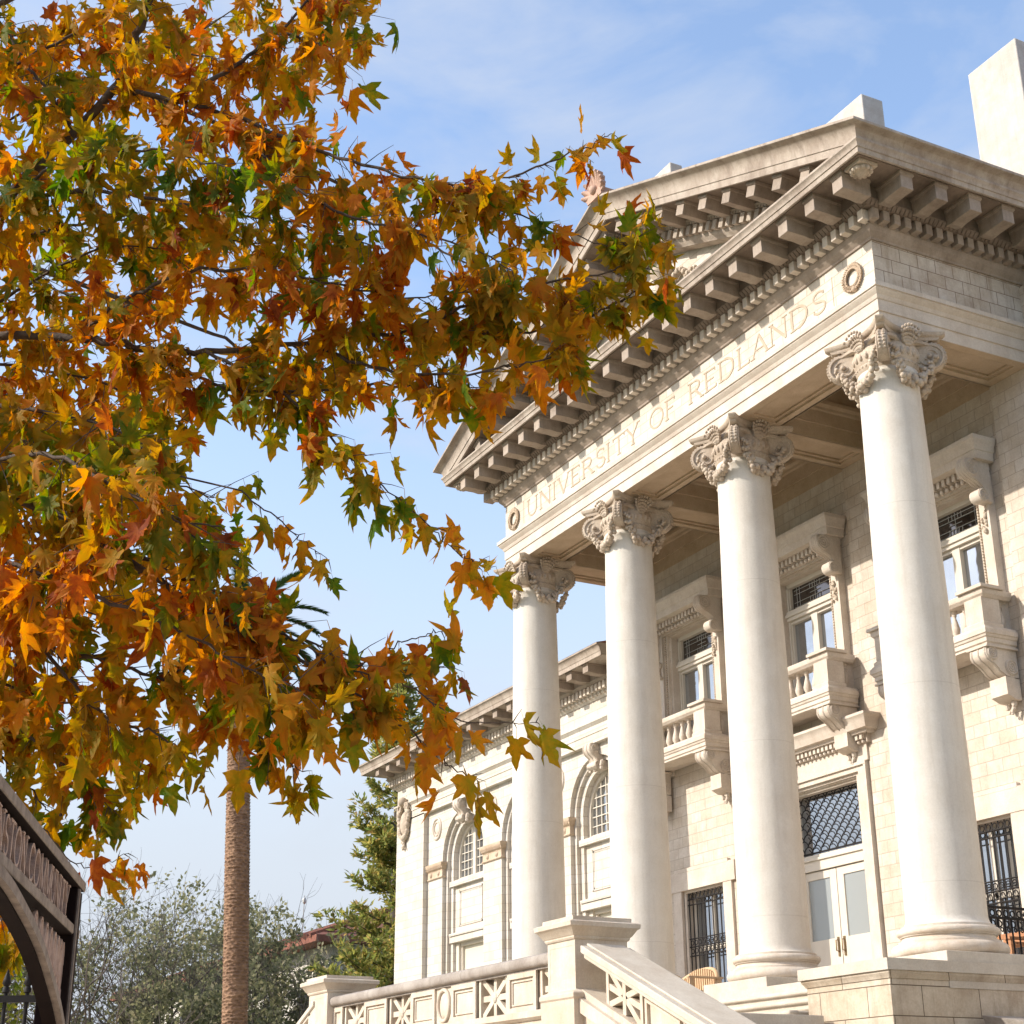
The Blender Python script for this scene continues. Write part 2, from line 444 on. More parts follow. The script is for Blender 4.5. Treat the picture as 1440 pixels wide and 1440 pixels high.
# ---- columns
def make_column(x):
    b = B()
    pr = []
    zb, zt = .52, 7.35
    for i in range(25):
        t = i / 24; z = zb + (zt - zb) * t
        r = .462 - (.462 - .386) * (t ** 1.6)
        pr.append((r, z))
    pr = [(.505, .40), (.505, .43), (.488, .445), (.474, .47), (.465, .50)] + pr + [(.402, 7.37), (.412, 7.40), (.402, 7.43), (.39, 7.44), (.39, 7.60)]
    b.lathe(pr, (x, 0, 0), 64)
    col = b.build('column', M['column'], hall, smooth=40)
    # attic base
    b = B(); pr = [(.60, .075)]
    for i in range(13):
        a = -pi / 2 + pi * i / 12; pr.append((.585 + .075 * cos(a), .155 + .075 * sin(a)))
    pr += [(.575, .232), (.575, .252)]
    for i in range(7):
        a = pi / 2 * i / 6; pr.append((.575 - .05 * sin(a), .252 + .055 * (1 - cos(a))))
    pr += [(.545, .308), (.545, .32)]
    for i in range(11):
        a = -pi / 2 + pi * i / 10; pr.append((.54 + .04 * cos(a), .36 + .04 * sin(a)))
    pr += [(.53, .402), (.53, .425), (.50, .425)]
    b.lathe(pr, (x, 0, 0), 64); b.build('base', M['colbase'], col, smooth=50)
    b = B(); b.box(x - .70, x + .70, -.70, .70, -.048, .078); b.build('plinth', M['step'], col, bevel=.006)
    # capital
    c = B()
    # bell with egg and dart, then abacus with hollow sides
    c.lathe([(.388, 7.46), (.41, 7.50), (.42, 7.54), (.40, 7.56), (.42, 7.60), (.44, 7.68), (.43, 7.75), (.41, 7.80), (.41, 7.88)], (x, 0, 0), 48)
    for k in range(28):
        a = 2 * pi * k / 28
        c.ball((x + .425 * cos(a), .425 * sin(a), 7.665), .045, 6, 4, (.8, .8, 1.35))
    for k in range(40):
        a = 2 * pi * k / 40
        c.ball((x + .41 * cos(a), .41 * sin(a), 7.525), .02, 5, 3)
    def abacus(z0, z1, h, dip):
        ring = []
        for q in range(4):
            a = q * pi / 2
            ux, uy = cos(a), sin(a)
            vx, vy = -sin(a), cos(a)
            cw = .07
            for i in range(13):
                t = -1 + 2 * i / 12
                o = h - dip * (1 - t * t); tt = t * (h - cw)
                ring.append((x + ux * o + vx * tt, uy * o + vy * tt))
        return [(*p, z0) for p in ring], [(*p, z1) for p in ring]
    r = []
    for z, h in ((7.885, .515), (7.915, .535), (7.93, .535), (7.938, .56), (7.965, .585), (7.998, .59)):
        r.append(abacus(z, z, h, .17)[0])
    c.loft(r)
    for q in range(4):
        a = q * pi / 2
        # anthemion flower in the middle of each abacus side
        n_ = Vector((cos(a), sin(a), 0)); v_ = Vector((-sin(a), cos(a), 0))
        for k in range(7):
            t = (k - 3) / 3
            for e in range(6):
                f_ = e / 5
                p_ = Vector((x, 0, 7.765)) + n_ * (.43 + .12 * f_ ** 2) + v_ * (.035 * t + .125 * t * f_) + Vector((0, 0, (.225 - .075 * t * t) * f_))
                c.ball(p_, .034 - .012 * f_ if e % 2 else .026, 6, 4, (1, 1, 1.2))
        # corner volute: thick disc on the diagonal with spiral ridges and beaded edge
        ad = a + pi / 4
        dg = Vector((cos(ad), sin(ad), 0)); tn = Vector((-sin(ad), cos(ad), 0)); up = Vector((0, 0, 1))
        ctr = Vector((x, 0, 7.66)) + dg * .56
        c.cyl(ctr - tn * .055, ctr + tn * .055, .20, 28)
        for sgn in (-1, 1):
            pts = []; rr = []
            for i in range(58):
                th = i / 57 * 2.6 * 2 * pi
                rad = .184 * (1 - i / 57) ** .8 + .03
                dd = dg * cos(th + pi / 2) * 1 + up * sin(th + pi / 2)
                pts.append(ctr + tn * sgn * .064 + dd * rad); rr.append(.017 * (1 - .45 * i / 57))
            c.tube(pts, rr, 6)
            c.ball(ctr + tn * sgn * .075, .036, 8, 5)
            # flaring arm from the bell to the volute
            p0 = Vector((x, 0, 7.80)) + dg * .30 + tn * sgn * .20
            p1 = Vector((x, 0, 7.845)) + dg * .48 + tn * sgn * .085
            c.tube([p0, (p0 + p1) / 2 + up * .03, p1, ctr + dg * .0 + tn * sgn * .055 + up * .16], [.045, .045, .04, .03], 6)
        c.loft([[Vector((x, 0, z)) + dg * o + tn * w for o, w in ((.25, -.13), (.25 + e, -.055), (.25 + e, .055), (.25, .13))]
                for z, e in ((7.58, .2), (7.70, .38), (7.84, .42))])
        for k in range(9):
            th = -.55 + 1.9 * k / 8
            pb = ctr + (dg * cos(th) + up * sin(th)) * .203
            for w in (-.03, .03): c.ball(pb + tn * w, .019, 5, 4)
    cp = c.build('capital', M['carved'], col, smooth=50)
    # fruit garlands slung between the volutes
    rg = random.Random(int(abs(x) * 10))
    for q in range(4):
        gl = B()
        a = q * pi / 2
        n_ = Vector((cos(a), sin(a), 0)); v_ = Vector((-sin(a), cos(a), 0))
        for i in range(30):
            t = -1 + 2 * i / 29
            z = 7.235 + .36 * abs(t) ** 2.0
            o = .425 + .10 * abs(t) ** 1.6
            pc = Vector((x, 0, z)) + v_ * t * .37 + n_ * o
            w = .072 * (1 - .35 * abs(t))
            for j in range(3):
                q_ = Vector((rg.uniform(-1, 1), rg.uniform(-1, 1), rg.uniform(-1, 1)))
                gl.ball(pc + q_ * w * .8, w * rg.uniform(.5, .78), 6, 4)
        gl.build('garland', M['carved'], col, smooth=60)
    return col
c0 = make_column(0)
for i in (1, 2, 3):
    dup(c0, hall, (-i * S, 0, 0))

# ---- beams over the columns with sunk soffit panels
beams = B(); sof = B()
def soffit(x0, x1, y0, y1, ex=.15, ey=.13):
    """frame of a sunk panel on an underside at z = 8"""
    for (a, c, e, f) in ((x0, x1, y0, y0 + ey), (x0, x1, y1 - ey, y1), (x0, x0 + ex, y0 + ey, y1 - ey), (x1 - ex, x1, y0 + ey, y1 - ey)):
        sof.box(a, c, e, f, 8.0, 8.10)
    a, c, e, f = x0 + ex, x1 - ex, y0 + ey, y1 - ey
    w = .055
    for (p, q, r, s_) in ((a, c, e, e + w), (a, c, f - w, f), (a, a + w, e + w, f - w), (c - w, c, e + w, f - w)):
        sof.box(p, q, r, s_, 8.035, 8.10)
    sof.box(a + w, c - w, e + w, f - w, 8.065, 8.10)
for i in range(3):
    soffit(COLX[i + 1] + HW, COLX[i] - HW, -HW + .012, HW - .004)
for i in range(4):
    soffit(COLX[i] - HW + .012, COLX[i] + HW - .012, HW, D, .13, .15)
    sof.box(COLX[i] - HW + .012, COLX[i] + HW - .012, -HW + .012, HW, 8.0, 8.10)
sof.build('soffit', M['soffit'], hall)
beams.box(XL + .01, XR - .01, -HW + .01, HW - .01, 8.10, 9.3)
for x in COLX: beams.box(x - HW + .01, x + HW - .01, HW - .01, D, 8.10, 9.2)
# fascias inside the ceiling bays
inner = [(-.03, 8.0), (.002, 8.0), (.002, 8.24), (.022, 8.245), (.022, 8.46), (.05, 8.48), (.06, 8.52), (.10, 8.56), (.10, 8.62), (-.03, 8.62)]
for i in range(3):
    x0, x1 = COLX[i + 1] + HW, COLX[i] - HW
    beams.sweep([(x0, HW), (x1, HW), (x1, D + .05), (x0, D + .05)][::-1], [(o, z) for o, z in inner], closed=True)
beams.box(XL + .02, XR - .02, -HW + .02, D + .1, 9.02, 9.12)
beams.build('ceiling_beams', M['soffit'], hall)

# ---- entablature on the outside
YB = 7.0
path = [(XL, YB), (XL, -HW), (XR, -HW), (XR, YB)]
b = B()
b.sweep(path, [(-.2, 8.12), (-.012, 8.12), (-.012, 7.999), (.0, 7.999), (.0, 8.175), (.018, 8.18), (.018, 8.345), (.03, 8.35), (.04, 8.37), (.052, 8.40),
               (.09, 8.44), (.105, 8.46), (.105, 8.475), (.125, 8.48), (.125, 8.545), (.02, 8.61), (-.2, 8.61)])
b.build('architrave', M['trim'], hall)
b = B(); b.box(XL, XR, -HW, -HW + .012, 8.60, 9.26)
frieze = b.build('frieze', M['frieze'], hall)
for sx, xx in ((1, XR), (-1, XL)):
    b = B(); x0, x1 = sorted((xx, xx - sx * .2)); b.box(x0, x1, -HW + .012, YB, 8.60, 9.26)
    b.build('side_frieze', M['sidefrieze'], hall)
b = B(); bu = B(); bb = B()
bb.sweep(path, [(-.2, 9.245), (.025, 9.245), (.03, 9.275), (.055, 9.30), (.09, 9.34), (.115, 9.40), (.115, 9.58), (-.2, 9.58)])
bu.sweep(path, [(-.2, 9.579), (.245, 9.579), (.25, 9.59), (.265, 9.60), (.30, 9.63), (.325, 9.655), (.30, 9.66), (.30, 9.845), (.795, 9.848), (.795, 9.858), (-.2, 9.858)])
bb.build('bed_moulding', M['modillion'], hall, smooth=15)
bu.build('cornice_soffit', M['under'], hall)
b.sweep(path, [(-.2, 9.857), (.797, 9.857), (.797, 9.868), (.83, 9.868), (.83, 9.835), (.86, 9.835), (.872, 9.90), (.885, 9.905),
               (.89, 9.93), (.905, 9.965), (.925, 9.985), (.925, 10.015), (-.2, 10.06)])
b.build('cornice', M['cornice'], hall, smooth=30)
# egg-and-leaf on the bed moulding
b = B()
def along(path_pts, step, fn, o):
    for (x0, y0), (x1, y1) in path_pts:
        L = math.hypot(x1 - x0, y1 - y0); n = max(1, int(round(L / step)))
        d = ((x1 - x0) / L, (y1 - y0) / L); nn = (d[1], -d[0])
        for i in range(n):
            t = (i + .5) / n
            fn(x0 + (x1 - x0) * t + nn[0] * o, y0 + (y1 - y0) * t + nn[1] * o, d, nn)
segs = [((XL - .28, -HW), (XR + .28, -HW)), ((XR, -HW - .28), (XR, 4.2)), ((XL, 1.5), (XL, -HW - .28))]
for (s0, s1) in segs:
    def leaf(x, y, d, nn):
        b.obox((x, y, 9.618), (d[0], d[1], 0), (nn[0] * .7, nn[1] * .7, .71), (nn[0] * .7, nn[1] * .7, -.71), .056, .082, .022)
    along([(s0, s1)], .072, leaf, .285)
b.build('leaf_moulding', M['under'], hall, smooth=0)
# dentils: each a block of its own on the front and on the right side
b = B(); b.box(-.054, .054, -.07, .07, 9.4225, 9.5775)
dproto = None; dshade = None; npart = 0
rest = B()
for si, sg in enumerate([((XL - .19, -HW), (XR + .19, -HW)), ((XR, -HW - .19), (XR, 4.2)), ((XL, 1.5), (XL, -HW - .19))]):
    def dent(x, y, d, nn):
        global dproto, npart, dshade
        if si == 2 or npart >= 98:
            rest.obox((x, y, 9.50), (d[0], d[1], 0), (nn[0], nn[1], 0), (0, 0, 1), .108, .14, .155); return
        if dproto is None:
            dproto = b.build('dentil', M['trim'], hall, smooth=0, bevel=.006); q = dproto
        else:
            q = dproto.copy(); COL.objects.link(q)
        if si == 1:
            if dshade is None:
                dshade = q.data.copy(); dshade.materials[0] = M['modillion']  # right-side dentils get a browner copy, that side's shade put into the colour
            q.data = dshade
        q.location = (x, y, 0); q.rotation_euler.z = pi / 2 if si == 1 else 0; npart += 1
    along([sg], .187, dent, .175)
ro = rest.build('dentil_course', M['trim'], hall, smooth=0); ro['kind'] = 'stuff'

# ---- modillions: one mesh for each direction, copied
def modillion(name, flip=0):
    b = B()
    side = [(0, 9.60), (.10, 9.585), (.20, 9.60), (.47, 9.60), (.47, 9.80), (0, 9.80)]
    b.prism(side, (0, 0, 0), (0, -1, 0), (0, 0, 1), (1, 0, 0), -.10, .10)
    b.box(-.118, .118, -.49, 0, 9.80, 9.85)
    b.box(-.108, .108, -.48, 0, 9.785, 9.802)
    return b
proto = None
mx_ = [.69 - .5874 * i for i in range(20)]
b = modillion('front')
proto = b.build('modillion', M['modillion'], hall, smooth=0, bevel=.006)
proto.location = (mx_[0], -HW - .29, 0)
for x in mx_[1:]:
    dup(proto, hall, (x - mx_[0], 0, 0))
for k in range(9):
    for sx, xx in ((1, XR + .29), (-1, XL - .29)):
        if sx < 0 and k > 3: continue
        c = proto.copy(); COL.objects.link(c); put(c, hall)
        c.rotation_euler.z = pi / 2 * sx; c.location = (xx, -HW - .29 + .30 + .5874 * k, 0)
# pierced corner drops under the soffit
for sx, xx in ((1, XR + .60), (-1, XL - .60)):
    b = B(); c_ = (xx, -HW - .60, 0)
    b.box(xx - .15, xx + .15, c_[1] - .15, c_[1] + .15, 9.80, 9.846)
    b.lathe([(.13, 9.80), (.135, 9.77), (.11, 9.745), (.07, 9.73), (.05, 9.70), (.02, 9.685), (.001, 9.68)], c_, 20)
    for k in range(12):
        a = 2 * pi * k / 12; b.ball((c_[0] + .12 * cos(a), c_[1] + .12 * sin(a), 9.765), .036, 6, 4)
    b.build('soffit_rosette', M['carved'], hall, smooth=50)

# ---- inscription
GL = {  # stroke letters: bars (x0,z0,x1,z1,w) and arcs (cx,cz,rx,rz,a0,a1,w), then advance
 'U': ([('b', .1, 1, .1, .38, .13), ('b', .62, 1, .62, .38, .08), ('a', .36, .36, .26, .33, 180, 360, .10), ('s', .1, 1), ('s', .62, 1)], .80),
 'N': ([('b', .1, 0, .1, 1, .08), ('b', .66, 0, .66, 1, .08), ('b', .1, .98, .66, .02, .14), ('s', .1, 0), ('s', .1, 1), ('s', .66, 1)], .84),
 'I': ([('b', .1, 0, .1, 1, .14), ('s', .1, 0), ('s', .1, 1)], .32),
 'V': ([('b', .05, 1, .36, .0, .14), ('b', .66, 1, .36, .0, .08), ('s', .05, 1), ('s', .66, 1)], .78),
 'E': ([('b', .1, 0, .1, 1, .14), ('b', .1, .96, .52, .96, .08), ('b', .1, .52, .44, .52, .07), ('b', .1, .04, .54, .04, .08), ('t', .52, .9), ('t', .54, .1), ('s', .1, 0), ('s', .1, 1)], .66),
 'R': ([('b', .1, 0, .1, 1, .14), ('b', .1, .96, .34, .96, .08), ('b', .1, .50, .34, .50, .08), ('a', .34, .73, .20, .23, -90, 90, .12), ('b', .34, .5, .64, .02, .13), ('s', .1, 0), ('s', .1, 1), ('s', .64, 0)], .76),
 'S': ([('a', .32, .74, .20, .22, 20, 270, .10), ('a', .32, .26, .22, .24, -160, 90, .11), ('t', .50, .85), ('t', .11, .16)], .64),
 'T': ([('b', .36, 0, .36, 1, .14), ('b', .04, .96, .68, .96, .08), ('t', .06, .89), ('t', .66, .89), ('s', .36, 0)], .74),
 'Y': ([('b', .36, 0, .36, .46, .14), ('b', .05, 1, .36, .44, .13), ('b', .66, 1, .36, .44, .08), ('s', .05, 1), ('s', .66, 1), ('s', .36, 0)], .76),
 'O': ([('a', .42, .5, .36, .47, 0, 360, .11)], .90),
 'F': ([('b', .1, 0, .1, 1, .14), ('b', .1, .96, .52, .96, .08), ('b', .1, .52, .44, .52, .07), ('t', .52, .9), ('s', .1, 0), ('s', .1, 1)], .62),
 'D': ([('b', .1, 0, .1, 1, .14), ('b', .1, .96, .32, .96, .08), ('b', .1, .04, .32, .04, .08), ('a', .32, .5, .36, .46, -90, 90, .13), ('s', .1, 0), ('s', .1, 1)], .84),
 'L': ([('b', .1, 0, .1, 1, .14), ('b', .1, .04, .52, .04, .08), ('t', .52, .1), ('s', .1, 0), ('s', .1, 1)], .62),
 'A': ([('b', .05, 0, .36, 1, .08), ('b', .68, 0, .36, 1, .14), ('b', .17, .34, .56, .34, .07), ('s', .05, 0), ('s', .68, 0)], .78),
 'C': ([('a', .42, .5, .36, .47, 45, 315, .11), ('t', .68, .80), ('t', .68, .18)], .80),
 'M': ([('b', .1, 0, .1, 1, .08), ('b', .78, 0, .78, 1, .13), ('b', .1, 1, .44, .12, .13), ('b', .78, 1, .44, .12, .08), ('s', .1, 0), ('s', .78, 0)], .94),
 'J': ([('b', .36, .25, .36, 1, .14), ('a', .22, .26, .16, .24, 180, 360, .10), ('s', .36, 1)], .56),
 'H': ([('b', .1, 0, .1, 1, .14), ('b', .66, 0, .66, 1, .14), ('b', .1, .5, .66, .5, .08), ('s', .1, 0), ('s', .1, 1), ('s', .66, 0), ('s', .66, 1)], .82),
}
def glyph(bld, ch, org, u, v, n, h, wid, depth):
    """letter with its foot at org; u along the line, v up, n out of the wall"""
    org, u, v, n = Vector(org), Vector(u), Vector(v), Vector(n)
    k = 0
    def quad(p, d):
        bld.prism(p, org, u, v, n, -.01, d)
    for st in GL[ch][0]:
        d = depth + .0006 * k; k += 1
        if st[0] == 'b':
            _, x0, z0, x1, z1, w = st
            x0 *= wid; x1 *= wid; z0 *= h; z1 *= h; w = w * h * .86
            L = math.hypot(x1 - x0, z1 - z0); px, pz = -(z1 - z0) / L * w / 2, (x1 - x0) / L * w / 2
            quad([(x0 + px, z0 + pz), (x0 - px, z0 - pz), (x1 - px, z1 - pz), (x1 + px, z1 + pz)], d)
        elif st[0] == 'a':
            _, cx, cz, rx, rz, a0, a1, w = st
            w = w * h * .86; N = 26
            r0 = []; r1 = []
            rings = []
            for i in range(N + 1):
                a = radians(a0 + (a1 - a0) * i / N)
                ex, ez = rx * wid, rz * h
                pi_, po = [(cx * wid + (ex + e) * cos(a), cz * h + (ez + e) * sin(a)) for e in (-w / 2, w / 2)]
                rings.append([org + u * pi_[0] + v * pi_[1] - n * .01, org + u * po[0] + v * po[1] - n * .01,
                              org + u * po[0] + v * po[1] + n * d, org + u * pi_[0] + v * pi_[1] + n * d])
            bld.loft(rings)
        elif st[0] == 's':
            _, x, z = st; zz = z * h; w = .15 * h; t = .045 * h * (1 if z == 0 else -1)
            quad([(x * wid - w, zz), (x * wid + w, zz), (x * wid + w, zz + t), (x * wid - w, zz + t)], d)
        elif st[0] == 't':
            _, x, z = st
            quad([(x * wid - .025 * h, z * h - .07 * h), (x * wid + .025 * h, z * h - .07 * h), (x * wid + .025 * h, z * h + .07 * h), (x * wid - .025 * h, z * h + .07 * h)], d)
def word(txt, x0, x1, z0, h):
    tot = sum(GL[c][1] for c in txt) - .1
    wid = (x1 - x0) / tot; x = x0
    for c in txt:
        b = B(); glyph(b, c, (x - .05 * wid, -HW, z0), (1, 0, 0), (0, 0, 1), (0, -1, 0), h, wid, .007)
        b.build('letter', M['letter'], frieze, smooth=0)
        x += GL[c][1] * wid
word('UNIVERSITY', -9.30, -5.44, 8.71, .345)
word('OF', -5.12, -4.37, 8.71, .345)
word('REDLANDS', -3.98, -.61, 8.71, .345)
# thin border round the inscription panel
b = B()
for (x0, x1, z0, z1) in ((-9.46, -9.448, 8.67, 9.12), (-.47, -.458, 8.67, 9.12)):
    b.box(x0, x1, -HW - .004, -HW + .01, z0, z1)
b.build('panel_border', M['letter'], frieze, smooth=0)
# leaf wreaths
for cx in (-.02, -9.81):
    b = B(); rg = random.Random(3)
    b.ring((cx, -HW - .012, 8.875), (1, 0, 0), (0, 0, 1), .155, .018, 32, 6, .165)
    for k in range(34):
        a = 2 * pi * k / 34
        for e in (-.02, .022):
            b.obox((cx + (.155 + e) * cos(a), -HW - .03, 8.875 + (.165 + e) * sin(a)), Vector((-sin(a) + cos(a) * e * 30, -.3, cos(a) + sin(a) * e * 30)).normalized(), Vector((cos(a), 0, sin(a))), Vector((0, -1, 0)), .06, .024, rg.uniform(.015, .03))
    b.ball((cx + .02, -HW - .03, 8.69), .045, 8, 5)
    b.build('wreath', M['tan'], frieze, smooth=60)

# ---- pediment
APZ, EVZ = 12.735, 10.20          # top of the sima at apex and at the eave
XE0, XE1 = -11.217, 2 * XC + 11.217
slope = (APZ - EVZ) / (XC - XE0)
th = math.atan(slope)
b = B()
tz = lambda x: APZ - abs(x - XC) * slope
b.loft([[(XL - .1, y, 9.98), (XR + .1, y, 9.98), (XR + .1, y, 10.0), (XC, y, APZ - .62), (XL - .1, y, 10.0)] for y in (-.30, .05)])
tym = b.build('tympanum', M['frieze'], hall)
def rake(b, prof, xend0, xend1):
    """prof: (out towards -Y from the frieze face, height above the soffit line, measured square to the slope)"""
    def off(x, side, o, p):
        # vertical height for a perpendicular offset p
        return None
    rings = []
    for xx, kind in ((xend0, 'l'), (XC, 'm'), (xend1, 'r')):
        rings.append([(xx, -HW - o, APZ - abs(xx - XC) * slope - .40 + p / cos(th)) for o, p in prof])
    b.loft(rings)
b = B()
rake(b, [(.795, .0), (.80, .0), (.80, .02), (.83, .02), (.83, -.015), (.86, -.015), (.872, .085), (.872, .10), (.795, .12)], XL - .86, XR + .86)
rake(b, [(-.06, -.47), (.13, -.47), (.14, -.45), (.19, -.41), (.21, -.36), (.21, -.20), (-.06, -.20)], XE0 + 1.3, XE1 - 1.3)
rake(b, [(-.06, -.20), (.245, -.20), (.265, -.19), (.31, -.15), (.325, -.13), (.30, -.125), (.30, 0.005), (-.06, 0.005)], XE0 + .75, XE1 - .75)
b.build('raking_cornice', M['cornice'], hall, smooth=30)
bu = B()
rake(bu, [(-.06, -.001), (.795, -.001), (.795, .30), (-.06, .30)], XL - .85, XR + .85)
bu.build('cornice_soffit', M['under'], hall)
b = B()
for sgn in (-1, 1):
    u = Vector((sgn * cos(th), 0, -sin(th))); nrm = Vector((sgn * sin(th), 0, cos(th)))
    L = (XC - XE0 - 1.45) / cos(th); n = int(L / .187)
    for i in range(n):
        s_ = (i + .5) * .187
        b.obox(Vector((XC, -HW - .24, APZ - .40)) + u * s_ + nrm * -.285, u, (0, 1, 0), nrm, .108, .12, .15)
    n2 = int(L / .072)
    for i in range(n2):
        s_ = (i + .5) * .072
        b.obox(Vector((XC, -HW - .285, APZ - .40)) + u * s_ + nrm * -.165, u, nrm, (0, 1, 0), .05, .06, .05)
ro = b.build('dentil_course', M['cornice'], hall, smooth=0); ro['kind'] = 'stuff'
for sgn in (-1, 1):
    first = None
    u = Vector((sgn * cos(th), 0, -sin(th))); nrm = Vector((sgn * sin(th), 0, cos(th)))
    for k in range(10):
        x = XC + sgn * (.30 + .5874 * k)
        if first is None:
            b = B()
            for (du, dn, z0, dy0, dy1) in ((.20, .20, -.12, .25, .76), (.236, .05, -.026, .25, .78)):
                ctr = Vector((x, -HW - (dy0 + dy1) / 2, APZ - .40 - abs(x - XC) * slope)) + nrm * z0
                b.obox(ctr, u, (0, 1, 0), nrm, du, dy1 - dy0, dn)
            first = b.build('modillion', M['modillion'], hall, smooth=0, bevel=.006); x00 = x
        else:
            dup(first, hall, (x - x00, 0, -abs(x - x00) * slope))
# tympanum relief: torch between scrolls, in a sunk border
b = B()
b.lathe([(.05, 10.2), (.10, 10.3), (.13, 10.75), (.17, 10.8), (.17, 10.86), (.12, 10.9), (.14, 11.25), (.2, 11.3), (.2, 11.38), (.1, 11.42), (.02, 11.62)], (XC + .35, -.40, 0), 20)
rg = random.Random(5)
for sgn in (-1, 1):
    for k in range(3):
        b.ring((XC + .35 + sgn * (.45 + .38 * k), -.36, 10.95 - .16 * k), (1, 0, 0), (0, 0, 1), .2 - .03 * k, .045, 20, 6)
        for j in range(12):
            a = 2 * pi * j / 12
            b.ball((XC + .35 + sgn * (.45 + .38 * k) + .2 * cos(a), -.40, 10.95 - .16 * k + .2 * sin(a)), rg.uniform(.03, .06), 6, 4)
b.build('carved_relief', M['carved'], tym, smooth=50)
b = B()
for sgn in (-1, 1):
    u = Vector((sgn * cos(th), 0, -sin(th))); nrm = Vector((sgn * sin(th), 0, cos(th)))
    b.obox(Vector((XC, -.305, APZ - 1.42)) + u * 1.9, u, (0, 1, 0), nrm, 3.0, .02, .02)
b.build('panel_border', M['letter'], tym, smooth=0)
# gutter moulding: along one side, up and down the gable, back along the other side
pr = [(.70, .09), (.885, .09), (.888, .12), (.90, .20), (.935, .27), (.985, .31), (1.03, .325), (1.045, .335), (1.045, .37), (.70, .37)]
zr = lambda x, p: APZ - abs(x - XC) * slope - .40 + p / cos(th)
b = B()
b.loft([[(XL - o, YB, zr(XL - o, p)) for o, p in pr], [(XL - o, -HW - o, zr(XL - o, p)) for o, p in pr], [(XC, -HW - o, zr(XC, p)) for o, p in pr],
        [(XR + o, -HW - o, zr(XR + o, p)) for o, p in pr], [(XR + o, YB, zr(XR + o, p)) for o, p in pr]])
b.build('gutter_moulding', M['cornice'], hall, smooth=30)
# palmette acroterion on the apex
b = B()
for k in range(9):
    a = radians(-80 + 20 * k)
    L = .40 * (1 - .25 * abs(k - 4) / 4)
    p0 = Vector((XC, -1.40, APZ + .03)); dr = Vector((sin(a), 0, cos(a)))
    b.tube([p0, p0 + dr * L * .6, p0 + dr * L + Vector((0, -.05, 0)), p0 + dr * (L + .02) + Vector((0, -.11, 0))], [.03, .055, .05, .02], 8)
b.ball((XC, -1.44, APZ + .1), .09, 10, 7)
b.box(XC - .22, XC + .22, -1.45, -1.05, APZ - .08, APZ + .06)
b.ring((XC - .2, -1.42, APZ + .06), (1, 0, 0), (0, 0, 1), .07, .03, 16, 6); b.ring((XC + .2, -1.42, APZ + .06), (1, 0, 0), (0, 0, 1), .07, .03, 16, 6)
b.build('acroterion', simple('terracotta_ornament', (.50, .33, .25), .8, col2=(.38, .24, .18), scale=9), hall, smooth=50)
# tiled roof: two slopes with rounded tile rows
b = B()
for sgn in (-1, 1):
    u = Vector((sgn * cos(th), 0, -sin(th))); nrm = Vector((sgn * sin(th), 0, cos(th)))
    L = (XC - XE0 - .10) / cos(th)
    o0 = Vector((XC, 0, APZ - .05))
    b.obox(o0 + u * (L / 2) + Vector((0, 2.95, 0)) + nrm * .0, u, (0, 1, 0), nrm, L, 8.4, .06)
    for k in range(36):
        y = -1.20 + .235 * k
        pts = [o0 + u * (L * t) + Vector((0, y, 0)) + nrm * (.03) for t in (0, .5, 1.004)]
        b.tube(pts, .028, 8)
    for k in range(int(L / .40)):
        s_ = k * .40 + .2
        b.obox(o0 + u * s_ + Vector((0, -1.33, 0)) + nrm * .045, u, (0, 1, 0), (nrm + u * -.10).normalized(), .40, .10, .045)
b.tube([(XC, -1.3, APZ + .06), (XC, 7, APZ + .06)], .09, 8)
b.build('tile_roof', M['tile'], hall, smooth=45)
# main block behind, its roof and the three square stacks
b = B()
b.box(XL - .02, 14, D + .45, 16, GZ, 9.9)
b.build('main_block', M['wall'], hall)
b = B()
b.loft([[(XL - .5, 6.9, 10.0), (14, 6.9, 10.0), (14, 16.5, 10.0), (XL - .5, 16.5, 10.0)], [(XL + 4, 11.0, 13.0), (10, 11.0, 13.0), (10, 12.5, 13.0), (XL + 4, 12.5, 13.0)]])
b.build('main_roof', M['tile'], hall)
for (x0, x1, y0, y1, z0, z1) in ((-2.52, -1.37, 5.0, 6.4, 9.5, 15.80), (-6.05, -4.83, 4.6, 5.12, 10.5, 16.82), (-8.45, -7.62, 2.0, 2.29, 10.6, 16.16)):
    b = B(); b.box(x0, x1, y0, y1, z0, z1)
    b.build('chimney', M['chimney'], hall, bevel=.02)

# ================================================================ portico wall, windows, door
def wall_holes(b, x0, x1, z0, z1, ya, yb, holes):
    xs = sorted({x0, x1, *[h[0] for h in holes], *[h[1] for h in holes]})
    zs = sorted({z0, z1, *[h[2] for h in holes], *[h[3] for h in holes]})
    for i in range(len(xs) - 1):
        run = None
        for j in range(len(zs) - 1):
            cx, cz = (xs[i] + xs[i + 1]) / 2, (zs[j] + zs[j + 1]) / 2
            inside = any(h[0] < cx < h[1] and h[2] < cz < h[3] for h in holes)
            if inside:
                if run is not None: b.box(xs[i], xs[i + 1], ya, yb, run, zs[j]); run = None
            elif run is None: run = zs[j]
        if run is not None: b.box(xs[i], xs[i + 1], ya, yb, run, z1)
DB = D + .05            # recessed bay face
b = B()
holes = []
for i, c in enumerate(BAYC):
    holes.append((c - .68, c + .68, 4.32, 6.68))
    if i == 1: holes.append((c - .86, c + .86, -.1, 3.16))
    else: holes.append((c - .62, c + .62, .12, 2.10))
wall_holes(b, XL + .02, 2.0, -.4, 9.3, DB, DB + .45, holes)
b.build('portico_wall', M['wall'], hall)
b = B()
for x in COLX:
    b.box(x - HW, x + HW, D, DB + .01, -.2, 8.0)
    b.box(x - HW - .03, x + HW + .03, D - .03, DB + .012, -.2, .25)
b.build('pilasters', M['wall'], hall)
